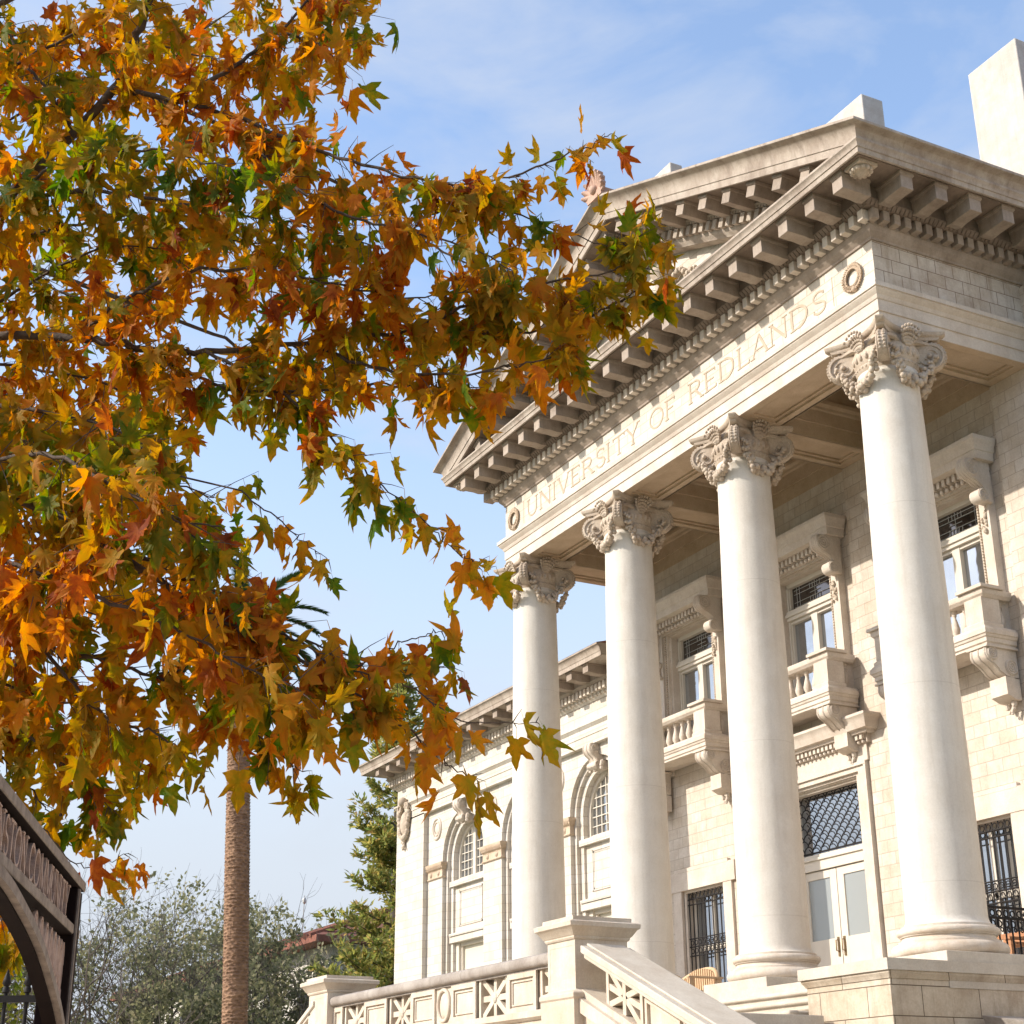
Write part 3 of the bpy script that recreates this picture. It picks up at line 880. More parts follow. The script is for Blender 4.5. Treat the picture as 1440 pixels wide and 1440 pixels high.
b = B(); b.box(XR + .0, 2.2, D + .0, DB + .02, -.2, 9.2); b.build('end_wall', M['wall'], hall)
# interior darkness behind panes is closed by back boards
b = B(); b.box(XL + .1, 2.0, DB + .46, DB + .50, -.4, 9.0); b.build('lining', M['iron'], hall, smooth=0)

def scroll_bracket(b, x0, x1, yb, pts, vols):
    """console: side outline (out, z) between x0 and x1, with spiral bosses (out, z, r)"""
    b.prism(pts, (0, yb, 0), (0, -1, 0), (0, 0, 1), (1, 0, 0), x0, x1)
    for o, z, r in vols:
        b.cyl((x0 - .012, yb - o, z), (x1 + .012, yb - o, z), r, 20)
        for e, xx in ((-1, x0 - .014), (1, x1 + .014)):
            for k in (.82, .5, .2):
                b.ring((xx, yb - o, z), (0, 1, 0), (0, 0, 1), r * k, .011, 20, 5)
    n = len(pts)
    # ribs along the front edge
    for xx in (x0 + .03, (x0 + x1) / 2, x1 - .03):
        fr = [Vector((xx, yb - o, z)) for o, z in pts[1:-2]]
        b.tube(fr, .014, 5)

def upper_window(c):
    b = B()
    yf = D - .05
    # stone surround: outer flat band with raised back-edge, then an inner step
    for (h0, h1, y0, zt) in ((1.00, .80, yf, 6.80), (.80, .70, yf + .05, 6.74), (.70, .655, yf + .11, 6.69)):
        b.box(c - h0, c - h1, y0, DB + .3, 4.12, zt); b.box(c + h1, c + h0, y0, DB + .3, 4.12, zt)
        b.box(c - h1, c + h1, y0, DB + .3, zt - (h0 - h1) * .5, zt)
    for s in (-1, 1):
        xx = (c - 1.008, c - .965) if s < 0 else (c + .965, c + 1.008)
        b.box(*xx, yf - .03, DB + .004, 4.125, 6.75)
    w = b.build('upper_window', M['trim'], hall)
    # egg beading on the inner edge
    b = B()
    for s in (-1, 1):
        for k in range(58):
            b.ball((c + s * .745, yf + .035, 4.20 + .044 * k), .026, 6, 4, (1, 1, .75))
    for k in range(32): b.ball((c - .70 + .045 * k, yf + .03, 6.715), .024, 6, 4)
    for s in (-1, 1):            # carved drop under each bracket
        rg = random.Random(int(c * 10) + s)
        for k in range(16):
            b.ball((c + s * .88 + rg.uniform(-.06, .06), yf - .02, 6.22 - .02 * k), rg.uniform(.02, .04), 6, 4)
    b.build('bead_moulding', M['carved'], w, smooth=60)
    # painted timber sash
    b = B(); ys = DB + .15
    for s in (-1, 1):
        xx = sorted((c + s * .655, c + s * .618)); b.box(xx[0], xx[1], ys, ys + .12, 4.15, 6.64)
        xx = sorted((c + s * .618, c + s * .595)); b.box(xx[0], xx[1], ys + .03, ys + .12, 4.15, 6.62)
    b.box(c - .655, c + .655, ys, ys + .12, 6.60, 6.69)
    b.box(c - .655, c + .655, ys - .03, ys + .12, 6.03, 6.20); b.box(c - .655, c + .655, ys - .06, ys + .0, 6.09, 6.14)
    b.box(c - .075, c + .075, ys + .01, ys + .12, 4.15, 6.03)
    b.box(c - .618, c + .618, ys + .02, ys + .12, 5.98, 6.03)
    b.build('sash', M['paint'], w, bevel=.005)
    b = B()
    b.box(c - .61, c - .07, ys + .085, ys + .095, 4.15, 6.0); b.box(c + .07, c + .61, ys + .085, ys + .095, 4.15, 6.0)
    b.build('glass', M['glass'], w, smooth=0)
    b = B(); b.box(c - .61, c + .61, ys + .085, ys + .095, 6.18, 6.62); b.build('transom_glass', M['glassdark'], w, smooth=0)
    b = B(); yl = ys + .075
    def came(x0, z0, x1, z1):
        b.tube([(c + x0, yl, z0), (c + x1, yl, z1)], .006, 5)
    for z in (6.26, 6.34, 6.48, 6.55): came(-.54, z, .54, z)
    for x in (-.47, -.40, .40, .47): came(x, 6.20, x, 6.61)
    for s in (-1, 1):
        for z in (6.26, 6.48):
            for x in (.06, .13): came(s * x, z, s * x, z + .09)
    came(0, 6.2, 0, 6.61); came(-.13, 6.41, .13, 6.41)
    b.build('leaded_bars', M['lead'], w, smooth=60)
    # hood: cornice on dentils
    b = B(); hw = 1.03
    pth = [(c - hw, D + .02), (c - hw, D - .23), (c + hw, D - .23), (c + hw, D + .02)]
    b.sweep(pth, [(-.25, 6.90), (.06, 6.90), (.09, 6.905), (.10, 7.02), (.115, 7.03), (.12, 7.05), (.135, 7.11), (.165, 7.16), (.17, 7.17), (.17, 7.225), (-.25, 7.25)])
    b.box(c - hw + .01, c + hw - .01, D - .22, D + .03, 6.905, 7.24)
    b.sweep([(c - .98, D + .02), (c - .98, D - .06), (c + .98, D - .06), (c + .98, D + .02)],
            [(-.1, 6.74), (.01, 6.74), (.03, 6.77), (.03, 6.80), (.05, 6.81), (.05, 6.905), (-.1, 6.905)])
    b.build('hood', M['trim'], w)
    b = B()
    for k in range(17):
        x = c - .84 + .105 * k
        b.box(x - .03, x + .03, D - .19, D - .09, 6.795, 6.898); b.ball((x, D - .12, 6.745), .036, 8, 5, (1, 1, 1.15))
    b.build('dentils', M['trim'], w, smooth=40)
    bp_ = [(0, 6.90), (.42, 6.90), (.455, 6.85), (.465, 6.77), (.44, 6.69), (.37, 6.635), (.27, 6.60), (.19, 6.555), (.14, 6.50), (.125, 6.44), (.13, 6.36), (.10, 6.31), (0, 6.30)]
    for s in (-1, 1):
        b = B(); xc = c + s * 1.0 - s * .02
        scroll_bracket(b, xc - .08, xc + .08, D - .03, bp_, [(.335, 6.77, .128), (.165, 6.39, .10)])
        b.build('bracket', M['trim'], w, smooth=40)
    return w
for c in BAYC:
    upper_window(c)

def balcony(c):
    y0 = D - .52; hw = 1.10
    b = B(); pth = [(c - hw, D), (c - hw, y0), (c + hw, y0), (c + hw, D)]
    b.sweep(pth, [(-.3, 4.19), (.0, 4.19), (.0, 4.22), (.02, 4.235), (.02, 4.29), (.035, 4.30), (.045, 4.33), (.06, 4.34), (.06, 4.40), (.02, 4.45), (-.3, 4.46)])
    b.box(c - hw + .02, c + hw - .02, y0 + .02, D + .02, 4.21, 4.45)
    for s in (-1, 1):
        x = sorted((c + s * (hw - .02), c + s * (hw - .34)))
        b.box(x[0], x[1], y0 + .015, y0 + .33, 4.44, 4.87)
        b.sweep([(x[0], y0 + .33), (x[0], y0 + .015), (x[1], y0 + .015), (x[1], y0 + .33)], [(-.05, 4.44), (.03, 4.44), (.03, 4.50), (.01, 4.52), (-.05, 4.52)])
    o = b.build('balcony', M['trim'], hall)
    b = B()
    b.sweep([(c - hw + .03, D), (c - hw + .03, y0 + .06), (c + hw - .03, y0 + .06), (c + hw - .03, D)],
            [(-.22, 4.86), (.02, 4.86), (.04, 4.885), (.055, 4.90), (.065, 4.93), (.065, 4.97), (.03, 4.985), (-.22, 4.985)])
    for s in (-1, 1):
        x = sorted((c + s * (hw + .03), c + s * (hw - .38)))
        b.box(x[0] - .04, x[1] + .04, y0 - .05, y0 + .36, 4.975, 5.02)
    b.build('handrail', M['trim'], o)
    bal = B()
    pr = [(.052, 0), (.052, .03), (.03, .045), (.035, .06), (.06, .12), (.062, .16), (.045, .23), (.026, .30), (.024, .33), (.036, .345), (.03, .36), (.045, .38), (.045, .42)]
    bal.lathe(pr, (c - .62, y0 + .15, 4.45), 14)
    for k in range(7):
        pts = bal if k == 0 else None
        if k == 0: first = bal.build('baluster', M['trim'], o, smooth=50)
        else:
            q = first.copy(); COL.objects.link(q); q.location = first.location + Vector((.207 * k, 0, 0))
    for s in (-1, 1):
        q = first.copy(); COL.objects.link(q); q.location = first.location + Vector((.62 + s * (hw - .12), .27, 0))
    bp_ = [(0, 4.19), (.50, 4.19), (.53, 4.15), (.535, 4.07), (.50, 4.01), (.43, 3.97), (.37, 3.93), (.30, 3.86), (.22, 3.81), (.12, 3.79), (0, 3.80)]
    for s in (-1, 1):
        x = c + s * .93
        b = B(); scroll_bracket(b, x - .15, x + .15, D, bp_, [(.43, 4.09, .095), (.12, 3.93, .11)])
        b.box(x - .19, x + .19, D - .55, D + .01, 4.165, 4.192)
        b.prism([(0, 3.78), (.24, 3.80), (.24, 3.56), (.10, 3.50), (0, 3.50)], (0, D, 0), (0, -1, 0), (0, 0, 1), (1, 0, 0), x - .15, x + .15)
        rg = random.Random(2)
        for k in range(9): b.ball((x + rg.uniform(-.07, .07), D - .06, 3.48 - .017 * k), .045 - .003 * k, 6, 4)
        b.build('console', M['trim'], o, smooth=40)
for c in BAYC: balcony(c)

# ---- entrance door in the middle bay
c = BAYC[1]
b = B(); yf = D - .03
for (h0, h1, y0, zt) in ((1.20, 1.00, yf, 3.34), (1.00, .90, yf + .05, 3.24), (.90, .83, yf + .12, 3.17)):
    b.box(c - h0, c - h1, y0, DB + .3, -.05, zt); b.box(c + h1, c + h0, y0, DB + .3, -.05, zt)
    b.box(c - h1, c + h1, y0, DB + .3, zt - (h0 - h1) * .6, zt)
for s in (-1, 1):
    xx = sorted((c + s * 1.208, c + s * 1.16)); b.box(xx[0], xx[1], yf - .03, DB + .004, -.046, 3.296)
b.box(c - 1.212, c + 1.212, yf - .034, DB + .004, 3.296, 3.346)
b.box(c - 1.25, c + 1.25, yf - .005, DB + .006, 3.346, 3.602)
dr = b.build('entrance', M['trim'], hall)
b = B(); hw = 1.40
pth = [(c - hw, D + .02), (c - hw, D - .14), (c + hw, D - .14), (c + hw, D + .02)]
b.sweep(pth, [(-.2, 3.72), (.03, 3.72), (.04, 3.76), (.10, 3.77), (.12, 3.83), (.125, 3.84), (.14, 3.89), (.17, 3.93), (.18, 3.94), (.18, 3.98), (-.2, 4.02)])
b.box(c - hw + .02, c + hw - .02, D - .13, D + .02, 3.73, 4.0)
b.box(c - 1.32, c + 1.32, D - .07, D + .02, 3.60, 3.73)
for k in range(26):
    x = c - 1.25 + .1 * k; b.box(x - .028, x + .028, D - .135, D - .06, 3.64, 3.718); b.ball((x, D - .085, 3.61), .03, 6, 4)
b.build('hood', M['trim'], dr, smooth=35)
yd = DB + .14
b = B()
b.box(c - .84, c + .84, yd, yd + .1, 1.98, 2.22); b.box(c - .84, c + .84, yd - .03, yd, 2.13, 2.17)
b.box(c - .84, c - .79, yd, yd + .1, -.05, 3.17); b.box(c + .79, c + .84, yd, yd + .1, -.05, 3.17)
b.build('door_frame', M['paint'], dr, bevel=.005)
for s in (-1, 1):
    b = B(); x0, x1 = sorted((c + s * .008, c + s * .785)); g0, g1 = sorted((c + s * .16, c + s * .70))
    wall_holes(b, x0, x1, -.04, 1.97, yd + .035, yd + .08, [(g0, g1, .95, 1.85)])
    lf = b.build('door_leaf', M['paint'], dr, bevel=.004)
    b = B(); b.box(g0 - .01, g1 + .01, yd + .055, yd + .063, .94, 1.86); b.build('glass', M['frost'], lf, smooth=0)
    b = B(); xh = c + s * .07
    b.box(xh - .02, xh + .02, yd + .02, yd + .034, .68, .96)
    b.tube([(xh, yd + .02, .92), (xh, yd - .02, .91), (xh, yd - .02, .76), (xh, yd + .02, .75)], .010, 8)
    b.build('door_handle', M['bronze'], lf, smooth=50)
b = B(); b.box(c - .80, c + .80, yd + .09, yd + .1, 2.2, 3.17); b.build('transom_glass', M['glass'], dr, smooth=0)
# fish-scale iron grille over the door
b = B(); rr = .104
for r_ in range(11):
    z = 2.26 + r_ * rr * .92
    for k in range(9):
        x = c - .80 + (k + (.5 if r_ % 2 else 0)) * rr * 1.95
        pts = [(x + rr * cos(pi * i / 8), yd + .02, z + rr * sin(pi * i / 8)) for i in range(9)]
        pts = [q for q in pts if q[0] < c + .80 and q[0] > c - .80 and q[2] < 3.15]
        if len(pts) > 1: b.tube(pts, .0085, 5)
b.tube([(c - .78, yd + .02, 2.25), (c + .78, yd + .02, 2.25)], .015, 5)
b.build('transom_grille', M['iron'], dr, smooth=60)

# ---- ground floor windows with iron grilles
def low_window(c):
    b = B(); y0 = D - .0
    for (h0, h1, y, zt) in ((.86, .62, y0, 2.36), (.62, .555, y0 + .06, 2.12)):
        b.box(c - h0, c - h1, y, DB + .3, -.05, zt); b.box(c + h1, c + h0, y, DB + .3, -.05, zt)
        b.box(c - h1, c + h1, y, DB + .3, 2.06 if h0 < .7 else 2.12, zt)
    b.box(c - .98, c + .98, y0 - .01, DB, 2.10, 2.42); b.box(c - .80, c + .80, y0 - .012, DB, 2.41, 2.47)
    b.box(c - .66, c + .66, y0 - .08, DB + .3, -.02, .12)
    w = b.build('lower_window', M['trim'], hall)
    b = B(); ys = DB + .16
    b.box(c - .56, c + .56, ys + .04, ys + .05, .1, 2.08); b.build('glass', M['glass'], w, smooth=0)
    b = B()
    for s in (-1, 1):
        x = sorted((c + s * .56, c + s * .49)); b.box(x[0], x[1], ys, ys + .06, .1, 2.08)
    b.box(c - .5, c + .5, ys, ys + .06, 1.98, 2.08); b.box(c - .5, c + .5, ys, ys + .06, 1.10, 1.18); b.box(c - .03, c + .03, ys, ys + .06, .1, 2.0)
    b.build('sash', M['paint'], w)
    b = B(); yg = D + .09
    for k in range(10):
        x = c - .52 + k * .1156; b.tube([(x, yg, .12), (x, yg, 2.07)], .011, 6)
    for z in (1.95, 1.86, 1.30, 1.17, 1.02, .2): b.tube([(c - .54, yg - .01, z), (c + .54, yg - .01, z)], .011, 6)
    for k in range(9):
        x = c - .462 + k * .1156
        b.ring((x, yg - .01, 1.235), (1, 0, 0), (0, 0, 1), .038, .008, 12, 5); b.ring((x, yg - .01, 1.10), (1, 0, 0), (0, 0, 1), .04, .008, 12, 5)
        b.ring((x, yg - .01, 2.0), (1, 0, 0), (0, 0, 1), .04, .008, 12, 5)
    b.build('grille', M['iron'], w, smooth=60)
low_window(BAYC[0]); low_window(BAYC[2])

# ================================================================ the wing
WX0, WX1 = -21.22, XL + .0
YW = 2.30; YA = 2.42
ARC = [-17.78, -14.81, -11.84]
SPR = 4.08
# arcade wall with three stepped arch orders
def arch_outline(c, r, zb, n=24):
    return [(c - r, zb)] + [(c - r * cos(pi * i / n), SPR + r * sin(pi * i / n)) for i in range(n + 1)] + [(c + r, zb)]
def arch_wall(b, x0, x1, z0, z1, cs, r, ya, yb, n=24):
    """flat wall between z0 and z1 with round-headed openings; front at ya"""
    edges = [x0] + [v for c in cs for v in (c - r, c + r)] + [x1]
    for i in range(0, len(edges), 2):
        b.box(edges[i], edges[i + 1], ya, yb, z0, SPR)
    # above springing: split in strips
    for i, c in enumerate(cs):
        xa = x0 if i == 0 else (cs[i - 1] + c) / 2
        xb = x1 if i == len(cs) - 1 else (cs[i + 1] + c) / 2
        top = [(xa, z1)] + [(c - r * cos(pi * k / n), z1) for k in range(n + 1)] + [(xb, z1)]
        bot = [(xa, SPR)] + [(c - r * cos(pi * k / n), SPR + r * sin(pi * k / n)) for k in range(n + 1)] + [(xb, SPR)]
        for k in range(len(top) - 1):
            q = [bot[k], bot[k + 1], top[k + 1], top[k]]
            if abs(q[0][0] - q[1][0]) < 1e-6 and abs(q[0][1] - q[1][1]) < 1e-6: continue
            b.loft([[(x, y, z) for x, z in q] for y in (ya, yb)])
b = B()
arch_wall(b, -19.64, WX1, GZ, 5.36, ARC, 1.05, YA, YA + .09)
arch_wall(b, -19.64, WX1, GZ, 5.36, ARC, .955, YA + .09, YA + .17)
arch_wall(b, -19.64, WX1, GZ, 5.36, ARC, .82, YA + .17, YA + .40)
b.box(WX0, -19.64, YW, YW + .6, GZ, 5.36)
b.box(WX0, WX1, YA + .62, 14, GZ, 6.2)
b.box(WX0, WX1, YW + .1, YA + .7, 5.34, 6.2)
wing = b.build('wing_wall', M['wing'], hall, smooth=20)
# impost bands on the piers
pe = [(-19.64, ARC[0] - 1.05)] + [(ARC[i] + 1.05, ARC[i + 1] - 1.05) for i in range(2)] + [(ARC[2] + 1.05, WX1)]
for x0, x1 in pe:
    b = B()
    p_ = [(x0 + .0, YA + .09), (x0, YA), (x1, YA), (x1, YA + .09)]
    b.sweep(p_, [(-.03, 3.74), (.02, 3.74), (.035, 3.76), (.02, 3.78), (.012, 3.79), (.012, 3.93), (.03, 3.95), (.045, 3.97), (.045, 4.0), (.065, 4.02), (.075, 4.06), (.075, 4.09), (-.03, 4.10)])
    n = max(2, int((x1 - x0) / .055))
    for k in range(n):
        x = x0 + (x1 - x0) * (k + .5) / n; b.obox((x, YA - .045, 3.975), (1, 0, 0), (0, 1, 0), (0, 0, 1), .025, .04, .045)
    n = max(2, int((x1 - x0) / .3))
    for k in range(n):
        x = x0 + (x1 - x0) * (k + .5) / n; b.ball((x, YA - .015, 3.86), .05, 10, 6, (1, .5, 1)); b.ring((x, YA - .014, 3.86), (1, 0, 0), (0, 0, 1), .062, .012, 16, 5)
    b.build('impost_band', M['tan'], hall, smooth=40)
# entablature of the wing
WY = [(WX0, 14), (WX0, YW), (WX1 + .02, YW)]
b = B()
b.sweep(WY, [(-.2, 5.33), (.0, 5.33), (.0, 5.51), (.015, 5.515), (.015, 5.66), (.03, 5.67), (.06, 5.71), (.075, 5.72), (.075, 5.755), (.0, 5.79), (-.2, 5.79)])
b.sweep(WY, [(-.2, 5.78), (0, 5.78), (0, 6.14), (.02, 6.145), (.03, 6.16), (.06, 6.19), (.09, 6.215), (.09, 6.40), (-.2, 6.40)])
b.build('wing_architrave', M['wing'], hall, smooth=30)
b = B()
b.sweep(WY, [(-.2, 6.395), (.19, 6.395), (.2, 6.41), (.23, 6.44), (.24, 6.45), (.22, 6.455), (.22, 6.62), (-.2, 6.62)])
b.sweep(WY, [(-.2, 6.615), (.22, 6.615), (.66, 6.62), (.66, 6.64), (.69, 6.64), (.69, 6.61), (.705, 6.61), (.71, 6.69), (.72, 6.70), (.735, 6.77), (.77, 6.81), (.79, 6.82), (.79, 6.85), (-.2, 6.90)])
wc = b.build('wing_cornice', M['cornice'], hall, smooth=30)
b = B()
for (p0, p1) in (((WX0 - .15, YW), (WX1 - .1, YW)), ((WX0, 8.0), (WX0, YW - .15))):
    def dn(x, y, d, nn): b.obox((x, y, 6.315), (d[0], d[1], 0), (nn[0], nn[1], 0), (0, 0, 1), .085, .11, .14)
    along([(p0, p1)], .147, dn, .14)
    def eg(x, y, d, nn): b.ball((x, y, 6.205), .035, 6, 4)
    along([(p0, p1)], .147, eg, .085)
b.build('dentil_course', M['trim'], hall, smooth=40)
b = B()
b.prism([(0, 6.44), (.2, 6.43), (.43, 6.45), (.43, 6.585), (0, 6.585)], (0, 0, 0), (0, -1, 0), (0, 0, 1), (1, 0, 0), -.10, .10)
b.box(-.12, .12, -.45, 0, 6.585, 6.618)
first = None
x = -11.49
while x > WX0 - .3:
    if first is None:
        first = b.build('modillion', M['modillion'], hall, smooth=0, bevel=.006); first.location = (x, YW - .21, 0)
    else: dup(first, hall, (x + 11.49, 0, 0))
    x -= .637
for xx in (-10.853,):
    dup(first, hall, (xx + 11.49, 0, 0))
for k in range(5):
    q = first.copy(); COL.objects.link(q); put(q, hall); q.rotation_euler.z = -pi / 2; q.location = (WX0 - .21, YW + .25 + .637 * k, 0)
# arched windows
def arch_window(c):
    b = B(); yg = YA + .33
    # reveal back wall pieces: sill, panel, lintel
    b.box(c - .82, c + .82, YA + .30, YA + .6, GZ, 1.45)
    b.box(c - .93, c + .93, YA + .12, YA + .5, 3.50, 3.62)
    b.box(c - .82, c + .82, YA + .22, YA + .6, 2.36, 3.50)
    b.box(c - .93, c + .93, YA + .13, YA + .5, 2.26, 2.42); b.box(c - .90, c + .90, YA + .10, YA + .5, 2.40, 2.46)
    for (e, y) in ((.58, .205), (.54, .212)):
        for (x0, x1, z0, z1) in ((c - e, c + e, 3.37, 3.40), (c - e, c + e, 2.60, 2.63), (c - e, c - e + .03, 2.6, 3.4), (c + e - .03, c + e, 2.6, 3.4)):
            o_ = (.58 - e) ; b.box(x0, x1, YA + y, YA + .24, z0 + (o_ if z0 < 3 else -o_), z1 + (o_ if z1 < 3 else -o_))
    b.box(c - .95, c + .95, YA + .05, YA + .6, 1.42, 1.52)
    w = b.build('arched_window', M['wing'], hall)
    b = B()
    # round-headed frame and glazing bars
    n = 24; rings = []
    for i in range(n + 1):
        a = pi * i / n
        rings.append([(c - r * cos(a), y, SPR + r * sin(a)) for r, y in ((.82, yg - .04), (.74, yg - .04), (.74, yg + .06), (.82, yg + .06))])
    b.loft(rings)
    for s in (-1, 1):
        x = sorted((c + s * .82, c + s * .74)); b.box(x[0], x[1], yg - .04, yg + .06, 3.60, SPR)
    b.box(c - .8, c + .8, yg - .03, yg + .06, 3.62, 3.70); b.box(c - .06, c + .06, yg - .035, yg + .06, 3.62, SPR + .76)
    for k in range(-3, 4):
        if k == 0: continue
        x = k * .19; h = SPR + sqrt(max(0, .74 ** 2 - x * x)); b.box(c + x - .010, c + x + .010, yg + .0, yg + .03, 3.68, h)
    for k in range(6):
        z = 3.87 + .185 * k; hx = .74 if z < SPR else sqrt(max(0, .74 ** 2 - (z - SPR) ** 2))
        if hx > .05: b.box(c - hx, c + hx, yg + .002, yg + .028, z - .009, z + .009)
    for s in (-1, 1):
        x = sorted((c + s * .82, c + s * .66)); b.box(x[0], x[1], YA + .24, YA + .4, 1.5, 2.28)
        x = sorted((c + s * .68, c + s * .60)); b.box(x[0], x[1], YA + .30, YA + .4, 1.5, 2.28)
    b.box(c - .7, c + .7, YA + .28, YA + .4, 2.18, 2.28)
    b.build('sash', M['paint'], w, smooth=25)
    b = B()
    pl = [(c - .75, 3.65)] + [(c - .75 * cos(pi * i / n), SPR + .75 * sin(pi * i / n)) for i in range(n + 1)] + [(c + .75, 3.65)]
    b.prism(pl, (0, 0, 0), (1, 0, 0), (0, 0, 1), (0, 1, 0), yg + .034, yg + .044)
    b.build('glass', M['glass'], w, smooth=0)
    b = B(); b.box(c - .7, c + .7, YA + .36, YA + .37, 1.5, 2.2); b.build('lower_glass', M['cream_blind'], w, smooth=0)
    # scrolled keystone reaching up to the architrave
    b = B()
    kp = [(-.25, 5.33), (.17, 5.33), (.20, 5.28), (.20, 5.20), (.15, 5.12), (.08, 5.07), (.05, 5.0), (.10, 4.95), (.10, 4.88), (.05, 4.84), (-.25, 4.86)]
    scroll_bracket(b, c - .15, c + .15, YA, kp, [(.10, 5.22, .09), (.04, 4.92, .07)])
    rg = random.Random(4)
    for k in range(16): b.ball((c + rg.uniform(-.3, .3), YA - .0, 4.92 + rg.uniform(-.09, .06)), rg.uniform(.03, .05), 6, 4)
    b.build('keystone', M['trim'], w, smooth=40)
for c in ARC: arch_window(c)
for cx in (-19.14, -16.30, -13.33):
    b = B()
    b.ring((cx, YA - .005, 4.90), (1, 0, 0), (0, 0, 1), .22, .035, 32, 8, .24); b.ring((cx, YA - .005, 4.90), (1, 0, 0), (0, 0, 1), .14, .025, 28, 6, .155)
    b.ball((cx, YA, 4.90), .11, 14, 8, (1, .25, 1.1))
    b.build('roundel', M['trim'], hall, smooth=60)
# carved cartouche at the corner
b = B(); rg = random.Random(9); cx, cz = -20.68, 5.28
b.ball((cx, YW - .03, cz - .02), .23, 16, 10, (.8, .45, 1.25))
for k in range(44):
    a = 2 * pi * k / 44
    b.ball((cx + .26 * cos(a) * (1 + .12 * sin(5 * a)), YW - .06, cz + .42 * sin(a) + .05), rg.uniform(.05, .085), 6, 4)
for k in range(14): b.ball((cx + rg.uniform(-.09, .09), YW - .05, cz - .40 - .018 * k), rg.uniform(.03, .06) * (1 - .03 * k), 6, 4)
b.ball((cx, YW - .1, cz + .50), .12, 10, 7); b.ring((cx - .2, YW - .08, cz + .36), (1, 0, 0), (0, 0, 1), .09, .035, 14, 6); b.ring((cx + .2, YW - .08, cz + .36), (1, 0, 0), (0, 0, 1), .09, .035, 14, 6)
b.build('cartouche', M['carved'], hall, smooth=60)
b = B(); b.loft([[(WX0 - .78, 1.52, 6.86), (WX1, 1.52, 6.86), (WX1, 14, 6.86), (WX0 - .78, 14, 6.86)], [(WX0 + 5, 7.5, 8.4), (WX1, 7.5, 8.4), (WX1, 8, 8.4), (WX0 + 5, 8, 8.4)]])
b.build('wing_roof', M['tile'], hall)

# ================================================================ terrace stair and its balustrade
YP = -4.3
ter = thing('terrace_staircase', (-4.9, -3, GZ), 'stone stair terrace with star lattice balustrade and panelled piers', 'staircase')
b = B()
b.box(-8.6, -.62, YP + .55, -1.62, GZ, -.56)
b.build('landing', M['step'], ter)
b = B()
b.box(-8.75, -1.10, YP + .05, YP + .6, GZ, -.56)
b.sweep([(-8.75, YP + .5), (-8.75, YP + .05), (-1.10, YP + .05), (-1.10, YP + .5)], [(-.05, -.56), (.02, -.56), (.06, -.53), (.06, -.46), (-.05, -.45)])
b.build('front_wall', M['balustrade'], ter)
SL = -.412
def slz(x, z0): return z0 + SL * (x + .856)
for sgn in (1, -1):
    mir = (lambda x: x) if sgn > 0 else (lambda x: -9.85 - x)
    # steps of the side flight
    b = B()
    for k in range(18):
        xa, xb = sorted((mir(-.66 + .37 * k), mir(-.66 + .37 * (k + 1) + .02)))
        zt = -.56 - .155 * (k + .0)
        if zt < GZ: break
        b.box(xa, xb, YP + .50, -1.66, GZ, zt)
    b.build('flight', M['step'], ter, bevel=.01)
    # sloped string wall, lattice infill and coping
    def seg(b, x0, x1, y0, y1, f0, f1):
        xa, xb = mir(x0), mir(x1)
        b.loft([[(xa, y0, f0(x0)), (xa, y1, f0(x0)), (xa, y1, f1(x0)), (xa, y0, f1(x0))],
                [(xb, y0, f0(x1)), (xb, y1, f0(x1)), (xb, y1, f1(x1)), (xb, y0, f1(x1))]])
    xe = 6.2
    b = B()
    seg(b, -1.1, xe, YP + .06, YP + .56, lambda x: GZ, lambda x: slz(x, -.395))
    seg(b, -1.1, xe, YP + .0, YP + .07, lambda x: slz(x, -.62), lambda x: slz(x, -.47))
    sw = b.build('string_wall', M['balustrade'], ter)
    b = B()
    ca = [(-.86, .117)]
    seg(b, -.93, xe + .1, YP - .03, YP + .60, lambda x: slz(x, .02), lambda x: slz(x, .10))
    seg(b, -.91, xe + .1, YP + .0, YP + .57, lambda x: slz(x, -.03), lambda x: slz(x, .02))
    seg(b, -.93, xe + .1, YP + .05, YP + .52, lambda x: slz(x, .10), lambda x: slz(x, .125))
    b.build('sloped_coping', M['step'], sw, bevel=.02)
    # bays under the coping: lattice, panel, lattice ...
    x = -.66; kind = 0
    while x < xe - .7:
        b = B(); x1 = x + .70
        top = lambda xx: slz(xx, -.03); bot = lambda xx: slz(xx, -.40)
        if kind == 0:
            seg(b, x, x + .05, YP + .12, YP + .38, bot, top); seg(b, x1 - .05, x1, YP + .12, YP + .38, bot, top)
            cx = (x + x1) / 2
            def P(a, t): return Vector((mir(a), YP + .20, bot(a) + (top(a) - bot(a)) * t))
            for (a0, t0, a1, t1) in ((x + .04, .0, x1 - .04, 1.0), (x + .04, 1.0, x1 - .04, .0), (cx, 0, cx, 1), (x + .04, .5, x1 - .04, .5)):
                p, q = P(a0, t0), P(a1, t1); d = (q - p); L = d.length; d.normalize()
                e = .0015 * (1 + abs(t0 - t1) + (a0 == a1))
                b.obox((p + q) / 2, d, (0, 1, 0), d.cross(Vector((0, 1, 0))), L, .14 + e * 4, .062)
            b.build('lattice', M['balustrade'], sw, smooth=0)
        else:
            seg(b, x, x1, YP + .12, YP + .38, bot, top)
            seg(b, x + .04, x1 - .04, YP + .085, YP + .12, lambda q: bot(q) + .05, lambda q: bot(q) + .08)
            seg(b, x + .04, x1 - .04, YP + .085, YP + .12, lambda q: top(q) - .08, lambda q: top(q) - .05)
            seg(b, x + .04, x + .08, YP + .085, YP + .12, lambda q: bot(q) + .08, lambda q: top(q) - .08)
            seg(b, x1 - .08, x1 - .04, YP + .085, YP + .12, lambda q: bot(q) + .08, lambda q: top(q) - .08)
            b.build('panel', M['balustrade'], sw, smooth=0)
        x = x1 + .05; kind = 1 - kind
